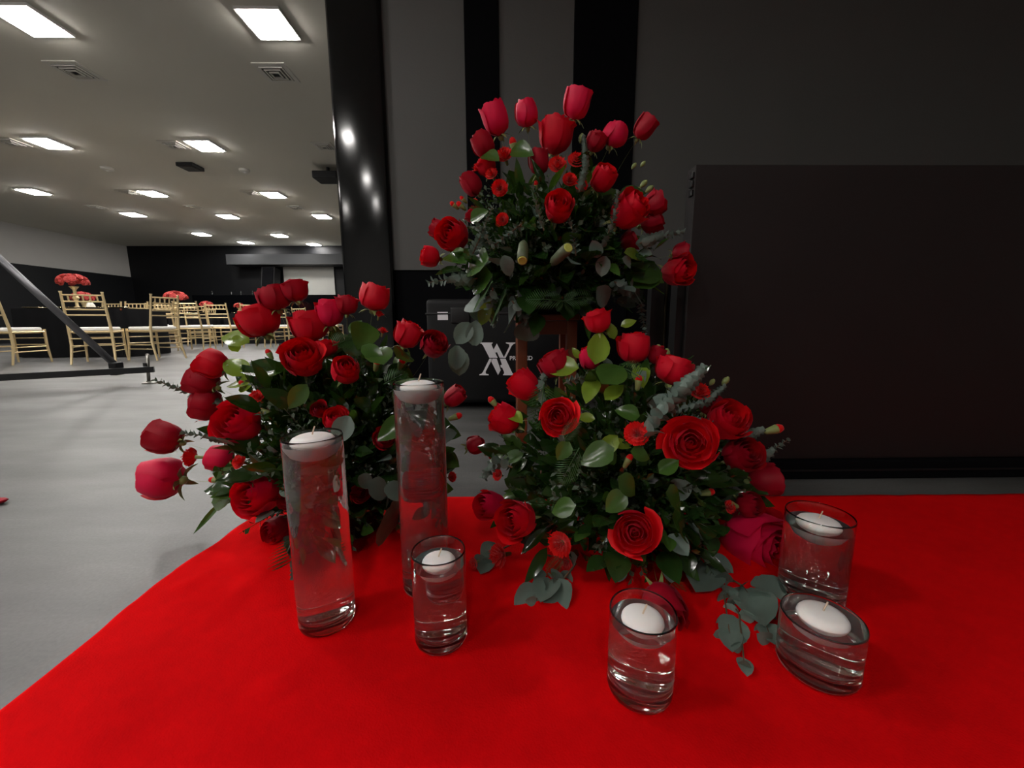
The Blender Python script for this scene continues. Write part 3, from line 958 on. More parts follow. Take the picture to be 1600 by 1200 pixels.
def leaf_mesh(kind, m_, bend=.25, fold=.18, nl=6, nw=4):
    """leaf along +Y, length 1, unit width profile by kind"""
    vs, fs = [], []
    for j in range(nl + 1):
        t = j / nl
        if kind == 'ovate': wd = .29 * math.sin(math.pi * t ** .78) ** .85
        elif kind == 'round': wd = .44 * math.sin(math.pi * min(1, t ** .85 * .97 + .03)) ** .62
        elif kind == 'lance': wd = .15 * math.sin(math.pi * t ** .8) ** .9
        elif kind == 'broad': wd = .42 * math.sin(math.pi * t ** .70) ** .8
        else: wd = .10 * math.sin(math.pi * t ** .9)
        for i in range(nw + 1):
            s = -1 + 2 * i / nw
            y = t - .10 * bend * t * t
            z = fold * wd * abs(s) * 1.2 - bend * t * t * .6 + .012 * math.sin(9 * t + 3 * s)
            vs.append((s * wd, y, z))
    for j in range(nl):
        for i in range(nw):
            a = j * (nw + 1) + i
            fs.append((a, a + 1, a + nw + 2, a + nw + 1))
    return MB().add(vs, fs).mesh(kind + '_leaf', M[m_])
LEAF = {}
for kind in ('ovate', 'round', 'lance', 'broad'):
    for mk in ('leaf_dark', 'leaf_mid', 'leaf_bright', 'leaf_silver'):
        LEAF[(kind, mk)] = [leaf_mesh(kind, mk, .08, .22), leaf_mesh(kind, mk, .32, .15), leaf_mesh(kind, mk, -.12, .3)]
def fern_mesh():
    mb = MB()
    n = 15
    for k in range(n):
        t = (k + 1) / (n + 1)
        L = .34 * math.sin(math.pi * (.18 + .82 * t) ** .9) + .03
        y = t
        zb_ = -.22 * t * t
        for sx in (-1, 1):
            dx, dy = sx * .82, .57
            wv = .014
            p0 = Vector((0, y - .02, zb_)); p1 = Vector((dx * L * .5, y + dy * L * .5, zb_ - .01)); p2 = Vector((dx * L, y + dy * L, zb_ - .06 * L))
            nrm = Vector((-dy * sx, dx * sx, 0)) * wv
            mb.add([p0, p1 + nrm, p2, p1 - nrm], [(0, 1, 2, 3)])
            mb.add([p0 + Vector((0, 0, .004)), p1 + nrm * .3 + Vector((0, 0, .012)), p2], [(0, 1, 2)])
    mb.tube([(0, 0, 0), (0, .5, -.055), (0, 1, -.22)], [.012, .009, .004], 5)
    return mb.mesh('fern_frond', M['fern'])
FERN = fern_mesh()


def near_vase(p, gap):
    for c, r, h in VS.values():
        if p.z < c.z + h + gap and math.hypot(p.x - c.x, p.y - c.y) < r + gap:
            return True
    return False


class Arr:
    """one arrangement: an Empty with roses, leaves and branches as its parts"""
    def __init__(s, name, label, uv, Y, ax, base, grp):
        s.c = at(uv[0], uv[1], Y)
        s.px = pxm(s.c)
        s.ax = Vector(ax)                      # world radii
        s.focus = Vector(base)
        s.root = empty(name, (base[0], base[1], base[2]), label=label, cat='flowers', group=grp)
        s.inv = Matrix.Translation(-s.root.location)
        s.rr = random.Random(int(uv[0]))
        s.stems = MB()
        s.foc = s.focus + Vector((0, 0, .06))
        s.blooms = []
        s.lc, s.lax = s.c, s.ax

    def place(s, u, v, back=0.0, zmin=.028, scale=1.0):
        """point on the front (back=0) .. rear (back=1) of the dome behind this pixel"""
        p = at(u, v, s.c.y)
        dx, dz = (p.x - s.c.x) / s.ax.x, (p.z - s.c.z) / s.ax.z
        q = math.sqrt(max(0.0, 1 - dx * dx - dz * dz))
        Y = s.c.y - s.ax.y * (q * (1 - 2 * back) + (.1 if back == 0 else 0))
        p = at(u, v, Y)
        if p.z < zmin:
            p = fl(u, v, zmin)
        return p

    def stem_to(s, p, axis, rad=.0023, name='stem', parent=None, mw=None, length=None, target=None):
        q = target or (s.foc + Vector((s.rr.uniform(-.05, .05), s.rr.uniform(-.04, .04), s.rr.uniform(-.02, .03))))
        L = (p - q).length
        a = p - axis * L * .45
        pts = []
        for k in range(9):
            t = k / 8 * .92
            pts.append(p * (1 - t) ** 2 + a * 2 * t * (1 - t) + q * t * t)
        mb = MB().tube([mw @ x for x in pts] if mw else pts, rad, 6)
        return mb

    def rose(s, u, v, wpx, hpx, ty='cup', m_='rose', face='r', back=0.0, lean=None, noc=False):
        p = s.place(u, v, back)
        w = wpx * pxm(p)
        ax = (p - s.foc).normalized()
        tocam = (C0 - p).normalized()
        if lean is not None:                       # explicit picture direction (degrees, 0 = right, 90 = up) plus a share towards the viewer
            a = R_(lean)
            ax = (ri * math.cos(a) - dn * math.sin(a) + tocam * .18).normalized()
        if face == 'c':
            ax = (ax * .25 + tocam).normalized()
        elif face == 'm':
            ax = (ax * .7 + tocam * .8).normalized()
        sc = w / RW_[ty]
        hz = 1.0
        if face != 'c':
            nom = {'bud': 1.02, 'cup': .95, 'open': .6}[ty]
            hz = max(.75, min(1.35, (hpx * pxm(p)) / (nom * sc) if sc else 1))
        s.blooms.append((p, w * .5, u, v, wpx * .5))
        var = s.rr.randint(0, 1)
        core, pets = ROSE_MESH[(ty, m_, var)]
        rot = zframe(ax, s.rr.uniform(0, 6.28))
        # bloom centred on the pixel
        cen = {'bud': .5, 'cup': .47, 'open': .35}[ty] * hz * sc
        o_ = p - ax * cen
        mw = s.inv @ Matrix.Translation(o_) @ rot.to_4x4() @ Matrix.Diagonal((sc, sc, sc * hz, 1))
        r = link('rose', core, s.root, mw)
        for pm_ in pets:
            link('petal', pm_, r)
        link('calyx', CALYX, r)
        ms = mw.inverted() @ s.inv
        mb = s.stem_to(o_ - ax * .12 * sc, ax, .0034, mw=ms)
        mb.obj('stem', M['stem'], r, smooth=True)
        return r

    def carn(s, u, v, wpx, face='r', back=0.0, lean=None):
        p = s.place(u, v, back)
        w = wpx * pxm(p)
        ax = (p - s.foc).normalized()
        tocam = (C0 - p).normalized()
        if lean is not None:
            a = R_(lean)
            ax = (ri * math.cos(a) - dn * math.sin(a) + tocam * .1).normalized()
        if face == 'c': ax = (ax * .4 + tocam).normalized()
        if face == 'm': ax = (ax * .8 + tocam * .6).normalized()
        s.blooms.append((p, w * .5, u, v, wpx * .5))
        sc = w / 1.05
        o_ = p - ax * .3 * sc
        mw = s.inv @ Matrix.Translation(o_) @ zframe(ax, s.rr.uniform(0, 6)).to_4x4() @ Matrix.Scale(sc, 4)
        r = link('carnation', s.rr.choice(CARN), s.root, mw)
        link('calyx', CCAL, r)
        s.stem_to(o_ - ax * .4 * sc, ax, .0016, mw=mw.inverted() @ s.inv).obj('stem', M['stem'], r, smooth=True)

    def bud(s, u, v, wpx, green=False, back=0.0, lean=None):
        p = s.place(u, v, back)
        sc = wpx * pxm(p) / .75
        ax = (p - s.foc).normalized()
        if lean is not None:
            a = R_(lean); ax = (ri * math.cos(a) - dn * math.sin(a)).normalized()
        mw = s.inv @ Matrix.Translation(p) @ zframe(ax, 0).to_4x4() @ Matrix.Scale(sc, 4)
        if green:
            r = link('green_bud', GREENBUD, s.root, mw)
        else:
            r = link('flower_bud', BUDTIP, s.root, mw)
            link('calyx', BUDCAL, r)
        s.stem_to(p - ax * .6 * sc, ax, .0011, mw=mw.inverted() @ s.inv).obj('stem', M['stem'], r, smooth=True)

    def leaf(s, p, d, n, L, kind, mk, wscale=1.0, parent=None):
        mw = s.inv @ Matrix.Translation(p) @ frame(d, n).to_4x4() @ Matrix.Diagonal((L * wscale, L, L, 1))
        return link('leaf', s.rr.choice(LEAF[(kind, mk)]), parent or s.root, mw if not parent else parent.matrix_basis.inverted() @ mw)

    def pleaf(s, u0, v0, u1, v1, kind, mk, wscale=1.0, back=0.0, dY=0.0, tilt=0.0):
        """a single leaf from picture point 0 (base) to 1 (tip), lying on the dome"""
        p0, p1 = s.place(u0, v0, back, .012), s.place(u1, v1, back, .012)
        if dY:
            p0, p1 = at(u0, v0, p0.y + dY), at(u1, v1, p1.y + dY)
        n = (C0 - p0).normalized() + Vector((s.rr.uniform(-.3, .3), 0, .5 + tilt))
        return s.leaf(p0, p1 - p0, n, (p1 - p0).length, kind, mk, wscale)

    def branch(s, pts, size, mk='leaf_silver', kind='round', step=1.0, back=0.0, depths=None, name='eucalyptus_branch', both=True, wscale=1.0, dY=0.0):
        """stem through picture points with leaf pairs as sub-parts"""
        P = [s.place(u, v, back, .012) for u, v in pts]
        if depths: P = [at(u, v, y) for (u, v), y in zip(pts, depths)]
        if dY: P = [at(u, v, p.y + dY) for (u, v), p in zip(pts, P)]
        sz = size * pxm(P[-1])
        path = [P[0]]
        for a, b in zip(P, P[1:]):
            n = max(1, int((b - a).length / (sz * .33 * step)))
            for k in range(1, n + 1):
                path.append(a.lerp(b, k / n))
        o_ = Matrix.Translation(path[0])
        mw = s.inv @ o_
        r = MB().tube([x - path[0] for x in path], [.0022 - .0012 * i / len(path) for i in range(len(path))], 5).obj(name, M['twig'] if mk == 'leaf_silver' else M['stem'], s.root, smooth=True, mw=mw)
        for i, p in enumerate(path):
            if i < 1: continue
            t = (path[min(i + 1, len(path) - 1)] - path[i - 1]).normalized()
            fr = 1 - .45 * i / len(path)
            ang = i * 1.9 + s.rr.uniform(-.4, .4)
            b1 = t.cross(Vector((.2, -.9, .4))).normalized(); b2 = t.cross(b1)
            for sgn in ((1, -1) if both else (1 if i % 2 else -1,)):
                side = (b1 * math.cos(ang) + b2 * math.sin(ang)) * sgn
                d = (side * .9 + t * .55).normalized()
                nn = (t + (C0 - p).normalized() * .5)
                q = o_.inverted() @ Matrix.Translation(p) @ frame(d, nn).to_4x4() @ Matrix.Diagonal((sz * fr * wscale, sz * fr, sz * fr, 1))
                link('leaf', s.rr.choice(LEAF[(kind, mk)]), r, q)
        return r

    def fernp(s, u0, v0, u1, v1, wscale=1.0, back=0.0, dY=0.0):
        p0, p1 = s.place(u0, v0, back, .012), s.place(u1, v1, back, .012)
        if dY: p0, p1 = at(u0, v0, p0.y + dY), at(u1, v1, p1.y + dY)
        d = p1 - p0
        n = (C0 - p0).normalized() + Vector((0, 0, .5))
        mw = s.inv @ Matrix.Translation(p0) @ frame(d, n).to_4x4() @ Matrix.Diagonal((d.length * wscale, d.length, d.length, 1))
        return link('fern_frond', FERN, s.root, mw)

    def hides(s, p, q):
        """true where a leaf from p to q would stick into a bloom or stand in front of one"""
        for t in (0, .5, 1):
            x = p.lerp(q, t)
            d = x - C0
            z = d.dot(fw)
            u, v = 800 + F * d.dot(ri) / z, 600 + F * d.dot(dn) / z
            for b, r, bu, bv, br in s.blooms:
                if (x - b).length < r * 1.05: return True
                if z < depth(b) + .01 and (u - bu) ** 2 + (v - bv) ** 2 < (br * 1.0) ** 2: return True
        return False

    def fill(s, n_leaf, n_small, mats, lo=.45, zmin=.015, n_inner=1100):
        """greenery of the dome: big leaves are parts, tiny filler leaves one mass"""
        k = 0
        while k < n_leaf:
            th, zz_ = s.rr.uniform(0, 2 * math.pi), s.rr.uniform(-.95, 1)
            q = math.sqrt(1 - zz_ * zz_)
            dirv = Vector((math.cos(th) * q, math.sin(th) * q, zz_))
            if dirv.y > .45: continue
            rad = s.rr.uniform(lo, .97) if s.rr.random() < .8 else s.rr.uniform(.9, 1.04)
            p = s.lc + Vector((dirv.x * s.lax.x, dirv.y * s.lax.y, dirv.z * s.lax.z)) * rad
            if p.z < zmin + .02 or near_vase(p, .03): continue
            kind, mk, l0, l1 = s.rr.choices([x[:4] for x in mats], [x[4] for x in mats])[0]
            L = s.rr.uniform(l0, l1) * 1.15
            d = (p - s.foc).normalized() + Vector((s.rr.uniform(-.6, .6), s.rr.uniform(-.6, .3), s.rr.uniform(-.7, .4)))
            d.normalize()
            if p.z + d.z * L < zmin: d.z = abs(d.z) * .2
            if s.hides(p, p + d * L): continue
            n = Vector((s.rr.uniform(-.5, .5), -.6 + s.rr.uniform(-.4, .4), .7 + s.rr.uniform(-.3, .5)))
            s.leaf(p, d, n, L, kind, mk)
            k += 1
        # inner leaves close to the foam, joined
        ib = MB()
        for k in range(n_inner):
            th, zz_ = s.rr.uniform(0, 2 * math.pi), s.rr.uniform(-.95, 1)
            q = math.sqrt(1 - zz_ * zz_)
            rad = s.rr.uniform(.15, .86)
            p = s.lc + Vector((math.cos(th) * q * s.lax.x, math.sin(th) * q * s.lax.y, zz_ * s.lax.z)) * rad
            if p.z < zmin + .01 or near_vase(p, .035): continue
            d = ((p - s.foc).normalized() + Vector((s.rr.uniform(-.8, .8), s.rr.uniform(-.8, .8), s.rr.uniform(-.6, .6)))).normalized()
            L = s.rr.uniform(.035, .06)
            if p.z + d.z * L < zmin: d.z = abs(d.z)
            if s.hides(p, p + d * L): continue
            mw = s.inv @ Matrix.Translation(p) @ frame(d, Vector((s.rr.uniform(-1, 1), s.rr.uniform(-1, .3), s.rr.uniform(.1, 1)))).to_4x4()
            wd = L * s.rr.uniform(.2, .34)
            vs = [(0, 0, 0), (wd * .8, L * .3, .1 * wd), (wd, L * .55, 0), (0, L, -.15 * L), (-wd, L * .55, 0), (-wd * .8, L * .3, .1 * wd), (0, L * .45, -.15 * wd)]
            ib.add([mw @ Vector(v) for v in vs], [(0, 1, 6), (1, 2, 6), (2, 3, 6), (3, 4, 6), (4, 5, 6), (5, 0, 6)])
        tag(ib.obj('inner_foliage', M['leaf_dark'], s.root), kind='stuff')
        # sprigs of tiny leaves joined into one mass
        mb = MB()
        sm = MB()
        for k in range(n_small):
            th, zz_ = s.rr.uniform(0, 2 * math.pi), s.rr.uniform(-.9, 1)
            q = math.sqrt(1 - zz_ * zz_)
            dirv = Vector((math.cos(th) * q, math.sin(th) * q, zz_))
            rad = s.rr.uniform(.25, .95) ** .7
            p = s.lc + Vector((dirv.x * s.lax.x, dirv.y * s.lax.y, dirv.z * s.lax.z)) * rad * .93
            if p.z < zmin + .015 or near_vase(p, .02): continue
            d0 = ((p - s.foc).normalized() + Vector((s.rr.uniform(-.5, .5), s.rr.uniform(-.5, .5), s.rr.uniform(-.3, .5)))).normalized()
            sl = s.rr.uniform(.03, .07)
            if s.hides(p, p + d0 * sl): continue
            tgt = mb if s.rr.random() < .55 else sm
            mi = 0
            x = d0.cross(Vector((.3, .5, .8))).normalized(); y2 = d0.cross(x)
            for j in range(6):
                pp = p + d0 * sl * j / 6
                if pp.z < zmin: continue
                an = j * 2.4 + k
                sd = x * math.cos(an) + y2 * math.sin(an)
                e = (sd * .8 + d0 * .6).normalized() * s.rr.uniform(.009, .019)
                wv = e.cross(d0).normalized() * e.length * .33
                up = d0 * .002
                tgt.add([s.inv @ pp, s.inv @ (pp + e * .5 + wv + up), s.inv @ (pp + e), s.inv @ (pp + e * .5 - wv + up)], [(0, 1, 2, 3)])
            tgt.tube([s.inv @ p, s.inv @ (p + d0 * sl)], .0007, 3, cap=False)
        tag(mb.obj('filler_foliage', M['leaf_dark'], s.root), kind='stuff')
        tag(sm.obj('small_foliage', M['leaf_grey'], s.root), kind='stuff')


def pot(a, r0, r1, h, m1):
    MB().lathe([(r0 * .9, 0), (r0, .006), (r1, h), (r1 - .006, h), (r1 - .008, h - .01), (0, h - .012)], 24).obj('pot', M['black_plastic'], a.root, sharp=50)
    MB().lathe([(0, 0), (r1 * .82, 0), (r1 * .86, .03), (r1 * .7, .07), (0, .085)], 14, (0, 0, h - .014)).obj('floral_foam', M['foam'], a.root, sharp=50)

# ------------------------------------------------------------------ arrangement on the pedestal
zc = ptop + .001
A3 = Arr('rose_arrangement', 'tall arrangement of red roses and greenery on the wooden pedestal', (862, 375), 1.18, (.31, .21, .25), (pcx, PY + pw / 2, zc), 'red rose arrangements')
pot(A3, .075, .095, .10, 0)
A3.lc, A3.lax = at(865, 398, 1.18), Vector((.29, .20, .19))
A3.foc = Vector((pcx, PY + pw / 2, zc + .10))
C_ROSES = [
    (901, 163, 37, 46, 'bud', 'rose_pink', 'r', .35), (774, 187, 38, 48, 'bud', 'rose_pink', 'r', .3), (822, 178, 33, 39, 'bud', 'rose_pink', 'r', .4), (868, 213, 50, 54, 'cup', 'rose', 'r', .1),
    (960, 211, 36, 36, 'bud', 'rose_pink', 'r', .3), (1007, 200, 28, 37, 'bud', 'rose_dark', 'r', .4), (755, 226, 32, 38, 'bud', 'rose_dark', 'r', .75), (930, 222, 30, 30, 'cup', 'rose_dark', 'r', .7),
    (736, 288, 28, 38, 'bud', 'rose_dark', 'r', .6), (842, 253, 30, 40, 'bud', 'rose_dark', 'r', .35), (941, 280, 34, 40, 'bud', 'rose', 'r', .1), (872, 326, 42, 46, 'cup', 'rose', 'r', 0),
    (981, 330, 50, 60, 'cup', 'rose', 'r', .05), (1022, 320, 36, 34, 'cup', 'rose_dark', 'r', .6), (1016, 345, 38, 34, 'cup', 'rose_dark', 'r', .7), (709, 369, 46, 46, 'cup', 'rose', 'm', .3),
    (685, 358, 26, 28, 'bud', 'rose_dark', 'r', .7), (673, 402, 30, 30, 'bud', 'rose', 'r', .4), (1057, 424, 42, 48, 'cup', 'rose', 'm', .25), (1063, 396, 30, 26, 'cup', 'rose_dark', 'r', .6),
    (982, 377, 30, 26, 'cup', 'rose_dark', 'r', .6), (739, 337, 24, 20, 'cup', 'rose_dark', 'r', .7), (760, 260, 30, 28, 'cup', 'rose', 'r', .45)]
for a in C_ROSES:
    A3.rose(a[0], a[1], a[2], a[3], a[4], a[5], a[6], a[7])
for a in ((788, 243, 27, 'm', .3), (871, 258, 28, 'm', .1), (900, 251, 26, 'm', .1), (781, 294, 25, 'c', .15), (890, 281, 22, 'm', .05), (908, 290, 20, 'm', .05), (785, 343, 20, 'm', .05), (768, 272, 20, 'm', .3), (748, 262, 20, 'r', .5)):
    A3.carn(*a)
for a in ((722, 323, 9), (711, 322, 8), (725, 313, 7), (746, 318, 8), (803, 230, 12), (759, 367, 9), (838, 292, 8)):
    A3.bud(a[0], a[1], a[2], back=.4)
for a in ((1005, 288, 8), (1014, 296, 8), (995, 298, 7), (990, 260, 6), (1004, 257, 6), (908, 217, 8)):
    A3.bud(a[0], a[1], a[2], True, back=.4)
A3.fill(235, 520, [('ovate', 'leaf_dark', .045, .075, 4), ('ovate', 'leaf_mid', .04, .07, 3), ('round', 'leaf_silver', .03, .05, 2.0), ('lance', 'leaf_mid', .06, .09, 2), ('broad', 'leaf_dark', .05, .07, 2)])
for pts, sz in (([(745, 435), (705, 436), (672, 441)], 17), ([(1000, 380), (1030, 370), (1066, 362)], 13), ([(815, 350), (770, 385), (745, 350)], 12), ([(735, 405), (755, 360), (768, 325)], 13),
                ([(960, 440), (1000, 470), (1008, 520)], 13), ([(905, 300), (915, 260), (912, 215)], 9), ([(850, 360), (838, 320), (832, 290)], 11), ([(940, 390), (960, 340), (965, 300)], 11),
                ([(770, 450), (765, 480), (772, 505)], 14), ([(900, 400), (895, 360), (885, 330)], 11), ([(800, 470), (822, 500), (826, 515)], 15)):
    A3.branch(pts, sz)
for a in ((735, 505, 712, 538), (742, 540, 745, 500), (718, 545, 716, 590), (714, 540, 712, 578), (760, 478, 722, 470), (752, 500, 735, 472), (790, 402, 798, 426), (786, 400, 800, 432), (945, 400, 940, 432),
          (936, 402, 925, 375), (985, 415, 970, 405), (985, 470, 1005, 455), (932, 450, 945, 475), (985, 445, 1003, 470), (825, 500, 822, 530), (810, 480, 800, 510)):
    A3.pleaf(*a, 'round', 'leaf_silver', .85)
for a in ((985, 450, 1032, 395), (990, 440, 1025, 418), (770, 430, 735, 455), (735, 345, 765, 330), (755, 242, 780, 250), (800, 232, 830, 236), (700, 398, 730, 415), (765, 405, 715, 420)):
    A3.pleaf(*a, 'broad', 'leaf_mid', .75)
for a in ((770, 480, 760, 512), (766, 470, 748, 512), (975, 395, 1020, 400)):
    A3.pleaf(*a, 'lance', 'leaf_bright', 1.0)
for a in ((880, 470, 822, 462), (880, 470, 930, 458), (880, 470, 866, 486), (880, 470, 905, 488), (880, 470, 862, 458), (880, 470, 900, 455), (770, 440, 730, 468), (790, 460, 762, 490)):
    A3.fernp(*a, wscale=1.1, dY=-.02)
# two rolled pale leaves
for (u, v, u2, v2) in ((818, 378, 816, 407), (862, 412, 888, 387)):
    p0, p1 = A3.place(u, v), A3.place(u2, v2)
    p1 = p1 + (C0 - p1).normalized() * .075
    d = p1 - p0
    L = d.length; r = .0125
    mw = A3.inv @ Matrix.Translation(p0) @ zframe(d).to_4x4()
    ro = MB().lathe([(r * .4, 0), (r * .9, L * .2), (r, L * .6), (r * .95, L), (r * .85, L), (r * .8, L * .9)], 14).obj('rolled_leaf', M['rolled_grey'], A3.root, smooth=True, mw=mw)
    MB().lathe([(r * .88, L * .93), (r * .80, L * 1.0), (r * .6, L * 1.03), (r * .42, L * .96), (r * .26, L * 1.02), (r * .12, L * .97), (0, L)], 16).obj('rolled_heart', M['rolled'], ro, smooth=True)

# ------------------------------------------------------------------ low arrangement by the grey floor
g = fl(548, 835, 0)
A1 = Arr('rose_arrangement', 'low arrangement of red roses leaning over the grey floor behind the two tall vases', (540, 690), .96, (.30, .20, .27), (at(545, 800, .96).x, .96, GZ), 'red rose arrangements')
pot(A1, .08, .10, .09, 0)
A1.lc, A1.lax = at(528, 695, .95), Vector((.26, .19, .245))
A1.foc = Vector((A1.root.location.x, .96, .11))
A_ROSES = [
    (585, 465, 43, 42, 'bud', 'rose', 'r', .35), (542, 477, 32, 30, 'cup', 'rose_dark', 'r', .6), (515, 490, 38, 42, 'cup', 'rose_pink', 'r', .3), (461, 455, 38, 34, 'cup', 'rose_dark', 'r', .55), (430, 467, 46, 38, 'cup', 'rose_dark', 'r', .45),
    (406, 503, 58, 48, 'cup', 'rose', 'r', .3), (484, 511, 52, 48, 'cup', 'rose', 'r', .2), (474, 561, 56, 56, 'cup', 'rose', 'm', .05), (505, 545, 40, 26, 'cup', 'rose', 'r', .35), (540, 578, 40, 44, 'bud', 'rose', 'm', .05),
    (334, 570, 44, 40, 'cup', 'rose', 'r', .3), (318, 597, 46, 42, 'cup', 'rose_dark', 'r', .3), (325, 633, 48, 36, 'cup', 'rose_dark', 'r', .4), (374, 662, 64, 52, 'cup', 'rose_pink', 'm', .05), (258, 685, 46, 48, 'cup', 'rose_dark', 'r', .4),
    (254, 748, 60, 56, 'bud', 'rose_pink', 'r', .25), (346, 716, 36, 36, 'bud', 'rose_pink', 'r', .3), (405, 772, 60, 62, 'cup', 'rose_pink', 'm', 0), (637, 524, 40, 42, 'cup', 'rose', 'r', .2), (677, 540, 40, 36, 'cup', 'rose_dark', 'm', .15),
    (527, 657, 40, 30, 'cup', 'rose', 'r', .05), (600, 686, 32, 28, 'cup', 'rose_dark', 'm', .05), (455, 780, 32, 28, 'cup', 'rose_dark', 'm', .1), (562, 772, 28, 28, 'cup', 'rose', 'm', .1), (436, 826, 40, 42, 'cup', 'rose_dark', 'm', 0),
    (655, 752, 40, 44, 'cup', 'rose', 'm', .1), (709, 620, 28, 36, 'bud', 'rose_dark', 'r', .5), (742, 695, 27, 28, 'bud', 'rose_dark', 'r', .4), (499, 641, 24, 26, 'cup', 'rose_dark', 'm', .05)]
for a in A_ROSES:
    lean = {(254, 748): 176, (258, 685): 165, (346, 716): 170, (334, 570): 160, (318, 597): 158, (325, 633): 172, (742, 695): 20}.get((a[0], a[1]))
    A1.rose(a[0], a[1], a[2], a[3], a[4], a[5], a[6], a[7], lean)
for a in ((299, 714, 28, 'r', .3, 178), (375, 721, 24, 'm', .1, None), (402, 620, 24, 'm', .1, None), (592, 491, 15, 'r', .3, None), (598, 517, 15, 'r', .2, None), (768, 708, 22, 'm', .3, None), (385, 790, 20, 'm', .1, None), (706, 745, 16, 'm', .3, None), (478, 528, 16, 'm', .1, None)):
    A1.carn(*a)
for a in ((338, 750, 10, 176), (588, 572, 11, None), (626, 570, 11, None), (413, 643, 10, 170), (422, 555, 9, None), (381, 602, 8, None), (710, 652, 11, 20), (620, 823, 10, -50)):
    A1.bud(a[0], a[1], a[2], back=.2, lean=a[3])
A1.fill(240, 560, [('ovate', 'leaf_dark', .045, .07, 5), ('ovate', 'leaf_mid', .04, .065, 3), ('round', 'leaf_silver', .03, .045, 1.2), ('lance', 'leaf_dark', .06, .09, 1.5), ('broad', 'leaf_dark', .045, .065, 3)], lo=.5)
for pts, sz in (([(350, 632), (318, 622), (275, 606), (242, 594)], 12), ([(375, 690), (330, 682), (285, 676)], 13), ([(390, 650), (360, 640), (325, 622)], 11), ([(590, 760), (620, 790), (635, 815)], 20), ([(450, 840), (462, 870), (460, 900)], 14)):
    A1.branch(pts, sz, back=.2)
for a in ((385, 588, 350, 560), (380, 570, 352, 578), (390, 535, 340, 520), (372, 550, 358, 528), (380, 530, 356, 536), (392, 600, 355, 590), (400, 590, 370, 610), (385, 508, 362, 498)):
    A1.pleaf(*a, 'broad', 'leaf_bright', .8, back=.25)
for a in ((575, 505, 560, 545), (600, 570, 580, 530), (565, 540, 600, 560), (545, 520, 565, 500), (640, 590, 620, 640), (640, 650, 590, 690), (620, 560, 645, 545), (340, 720, 365, 762), (380, 745, 340, 785), (480, 600, 450, 640), (420, 590, 395, 570)):
    A1.pleaf(*a, 'ovate', 'leaf_mid', 1.0)
for a in ((575, 755, 610, 775), (600, 765, 640, 770), (612, 785, 640, 830), (560, 745, 585, 760), (470, 800, 455, 840), (440, 760, 470, 775), (545, 650, 530, 690)):
    A1.pleaf(*a, 'round', 'leaf_silver', .9)
A1.pleaf(380, 768, 335, 784, 'broad', 'leaf_dark', .8, back=.2)
A1.pleaf(350, 780, 300, 836, 'lance', 'leaf_mid', .45, back=.2)
for a in ((470, 830, 450, 905), (400, 740, 372, 790), (600, 600, 640, 575), (520, 540, 560, 520)):
    A1.fernp(*a)

# ------------------------------------------------------------------ low arrangement before the pedestal
A2 = Arr('rose_arrangement', 'low wide arrangement of open red roses on the carpet before the pedestal', (975, 745), .90, (.34, .23, .29), (at(985, 850, .9).x, .90, GZ), 'red rose arrangements')
pot(A2, .08, .10, .09, 0)
A2.lc, A2.lax = at(978, 750, .90), Vector((.30, .22, .27))
A2.foc = Vector((A2.root.location.x, .90, .11))
B_ROSES = [
    (934, 503, 39, 37, 'cup', 'rose', 'r', .4), (990, 545, 46, 48, 'cup', 'rose', 'r', .2), (1052, 580, 54, 44, 'cup', 'rose', 'r', .25), (872, 651, 60, 58, 'open', 'rose', 'c', 0), (1079, 692, 82, 84, 'open', 'rose', 'c', 0),
    (821, 603, 44, 48, 'cup', 'rose', 'r', .2), (790, 656, 44, 46, 'cup', 'rose', 'r', .2), (992, 832, 72, 68, 'open', 'rose', 'c', 0), (868, 570, 48, 38, 'cup', 'rose_dark', 'r', .5), (921, 560, 30, 36, 'bud', 'rose_pink', 'r', .4),
    (1135, 658, 58, 52, 'cup', 'rose', 'm', .15), (1110, 632, 38, 36, 'cup', 'rose_dark', 'r', .45), (1158, 712, 52, 50, 'cup', 'rose_dark', 'm', .15), (1192, 749, 48, 46, 'cup', 'rose_dark', 'r', .25), (810, 812, 56, 56, 'cup', 'rose', 'm', 0),
    (767, 790, 42, 54, 'cup', 'rose_pink', 'm', .1), (1178, 842, 90, 88, 'cup', 'rose_pink', 'm', -.12), (1170, 788, 36, 34, 'bud', 'rose_dark', 'm', .05), (1036, 945, 60, 66, 'cup', 'rose_dark', 'm', 0), (1025, 555, 26, 30, 'cup', 'rose_dark', 'r', .6)]
for a in B_ROSES:
    lean = {(1178, 842): -25, (1036, 945): -75, (821, 603): 140, (790, 656): 150, (1052, 580): 70}.get((a[0], a[1]))
    A2.rose(a[0], a[1], a[2], a[3], a[4], a[5], a[6], a[7], lean)
for a in ((995, 678, 38, 'm', 0, None), (1092, 612, 32, 'm', .2, None), (875, 850, 38, 'm', 0, None), (780, 868, 36, 'm', .1, 190), (778, 742, 18, 'm', .2, None), (884, 880, 24, 'm', 0, None), (740, 880, 18, 'm', .2, None), (1140, 792, 20, 'm', .1, None)):
    A2.carn(*a)
for a in ((1207, 672, 15, 15), (980, 722, 12, 60), (997, 600, 12, 80), (772, 630, 11, 130), (1103, 770, 12, 10), (1145, 789, 11, 160)):
    A2.bud(a[0], a[1], a[2], back=.1, lean=a[3])
for a in ((1112, 598, 7), (1133, 596, 9), (941, 706, 8), (1027, 552, 14), (1040, 556, 12), (1200, 805, 10), (855, 718, 7), (1095, 786, 8), (1165, 655, 7)):
    A2.bud(a[0], a[1], a[2], True, back=.1)
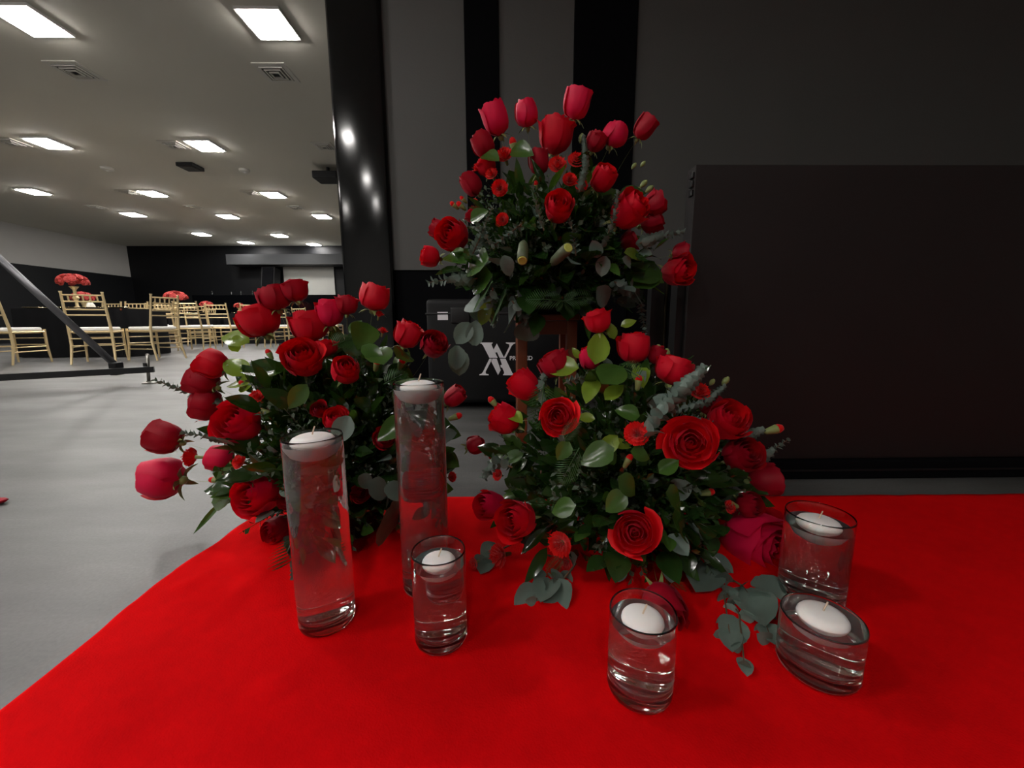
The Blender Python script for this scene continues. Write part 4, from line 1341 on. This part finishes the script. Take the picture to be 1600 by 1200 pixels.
A2.fill(250, 600, [('ovate', 'leaf_dark', .04, .07, 5), ('broad', 'leaf_dark', .04, .06, 3), ('ovate', 'leaf_mid', .04, .06, 3), ('round', 'leaf_silver', .03, .045, 1.3), ('lance', 'leaf_dark', .05, .08, 1.5)], lo=.5)
A2.branch([(1005, 690), (1025, 650), (1060, 615), (1097, 577)], 20, both=True, step=.7, dY=-.01)
for pts, sz in (([(1185, 720), (1205, 705), (1230, 688)], 13), ([(1060, 640), (1100, 630), (1130, 605)], 12), ([(1040, 620), (1070, 650), (1110, 660)], 12), ([(850, 640), (845, 610), (850, 585)], 14), ([(880, 600), (905, 590), (925, 600)], 13),
                ([(800, 730), (775, 720), (757, 745)], 17), ([(1150, 680), (1175, 678), (1190, 672)], 13)):
    A2.branch(pts, sz, back=.15)
# silver dollar branches trailing onto the carpet
A2.branch([(1080, 860), (1110, 875), (1128, 905), (1140, 990)], 42, step=2.4, both=False)
A2.branch([(1100, 880), (1160, 915), (1190, 955), (1205, 1000)], 46, step=1.5, both=False)
A2.branch([(1120, 900), (1155, 960), (1160, 1010), (1163, 1040)], 34, step=2.0, both=False)
A2.branch([(900, 880), (880, 905), (850, 910), (838, 938)], 30, step=1.5, both=False)
A2.branch([(800, 850), (780, 860), (765, 880)], 28, step=1.6, both=False)
for a in ((1100, 880, 1085, 930), (1105, 870, 1145, 895), (1185, 900, 1225, 945), (1165, 920, 1195, 985), (1195, 975, 1215, 1012), (1150, 965, 1140, 1005), (1140, 985, 1145, 1022), (1160, 1028, 1168, 1056), (860, 905, 845, 945),
          (868, 905, 872, 955), (840, 918, 806, 945), (893, 885, 905, 870), (775, 850, 755, 875), (758, 870, 750, 900), (842, 888, 838, 910), (975, 885, 960, 910), (820, 840, 825, 860), (1060, 640, 1020, 620)):
    A2.pleaf(*a, 'round', 'leaf_silver', .8)
for a in ((930, 570, 938, 520), (905, 575, 845, 572), (905, 560, 895, 542), (930, 590, 915, 630), (795, 645, 815, 655), (960, 530, 950, 500), (970, 510, 995, 500), (945, 625, 975, 600), (930, 655, 900, 650), (1000, 570, 1005, 605), (955, 690, 985, 700), (965, 680, 935, 715)):
    A2.pleaf(*a, 'ovate', 'leaf_bright', 1.0, back=.1)
for a in ((960, 700, 905, 725), (965, 745, 1000, 775), (980, 770, 945, 800), (1050, 810, 1088, 835), (985, 705, 1020, 715), (1000, 650, 960, 640), (940, 600, 975, 570), (1010, 860, 985, 880), (900, 790, 860, 800), (1030, 740, 1060, 720), (890, 690, 870, 720), (1040, 770, 1075, 790)):
    A2.pleaf(*a, 'broad', 'leaf_mid', .85)
for a in ((905, 700, 870, 760), (880, 690, 905, 650), (850, 600, 842, 660), (880, 870, 850, 900), (1040, 900, 1070, 925), (1000, 590, 960, 560)):
    A2.fernp(*a)
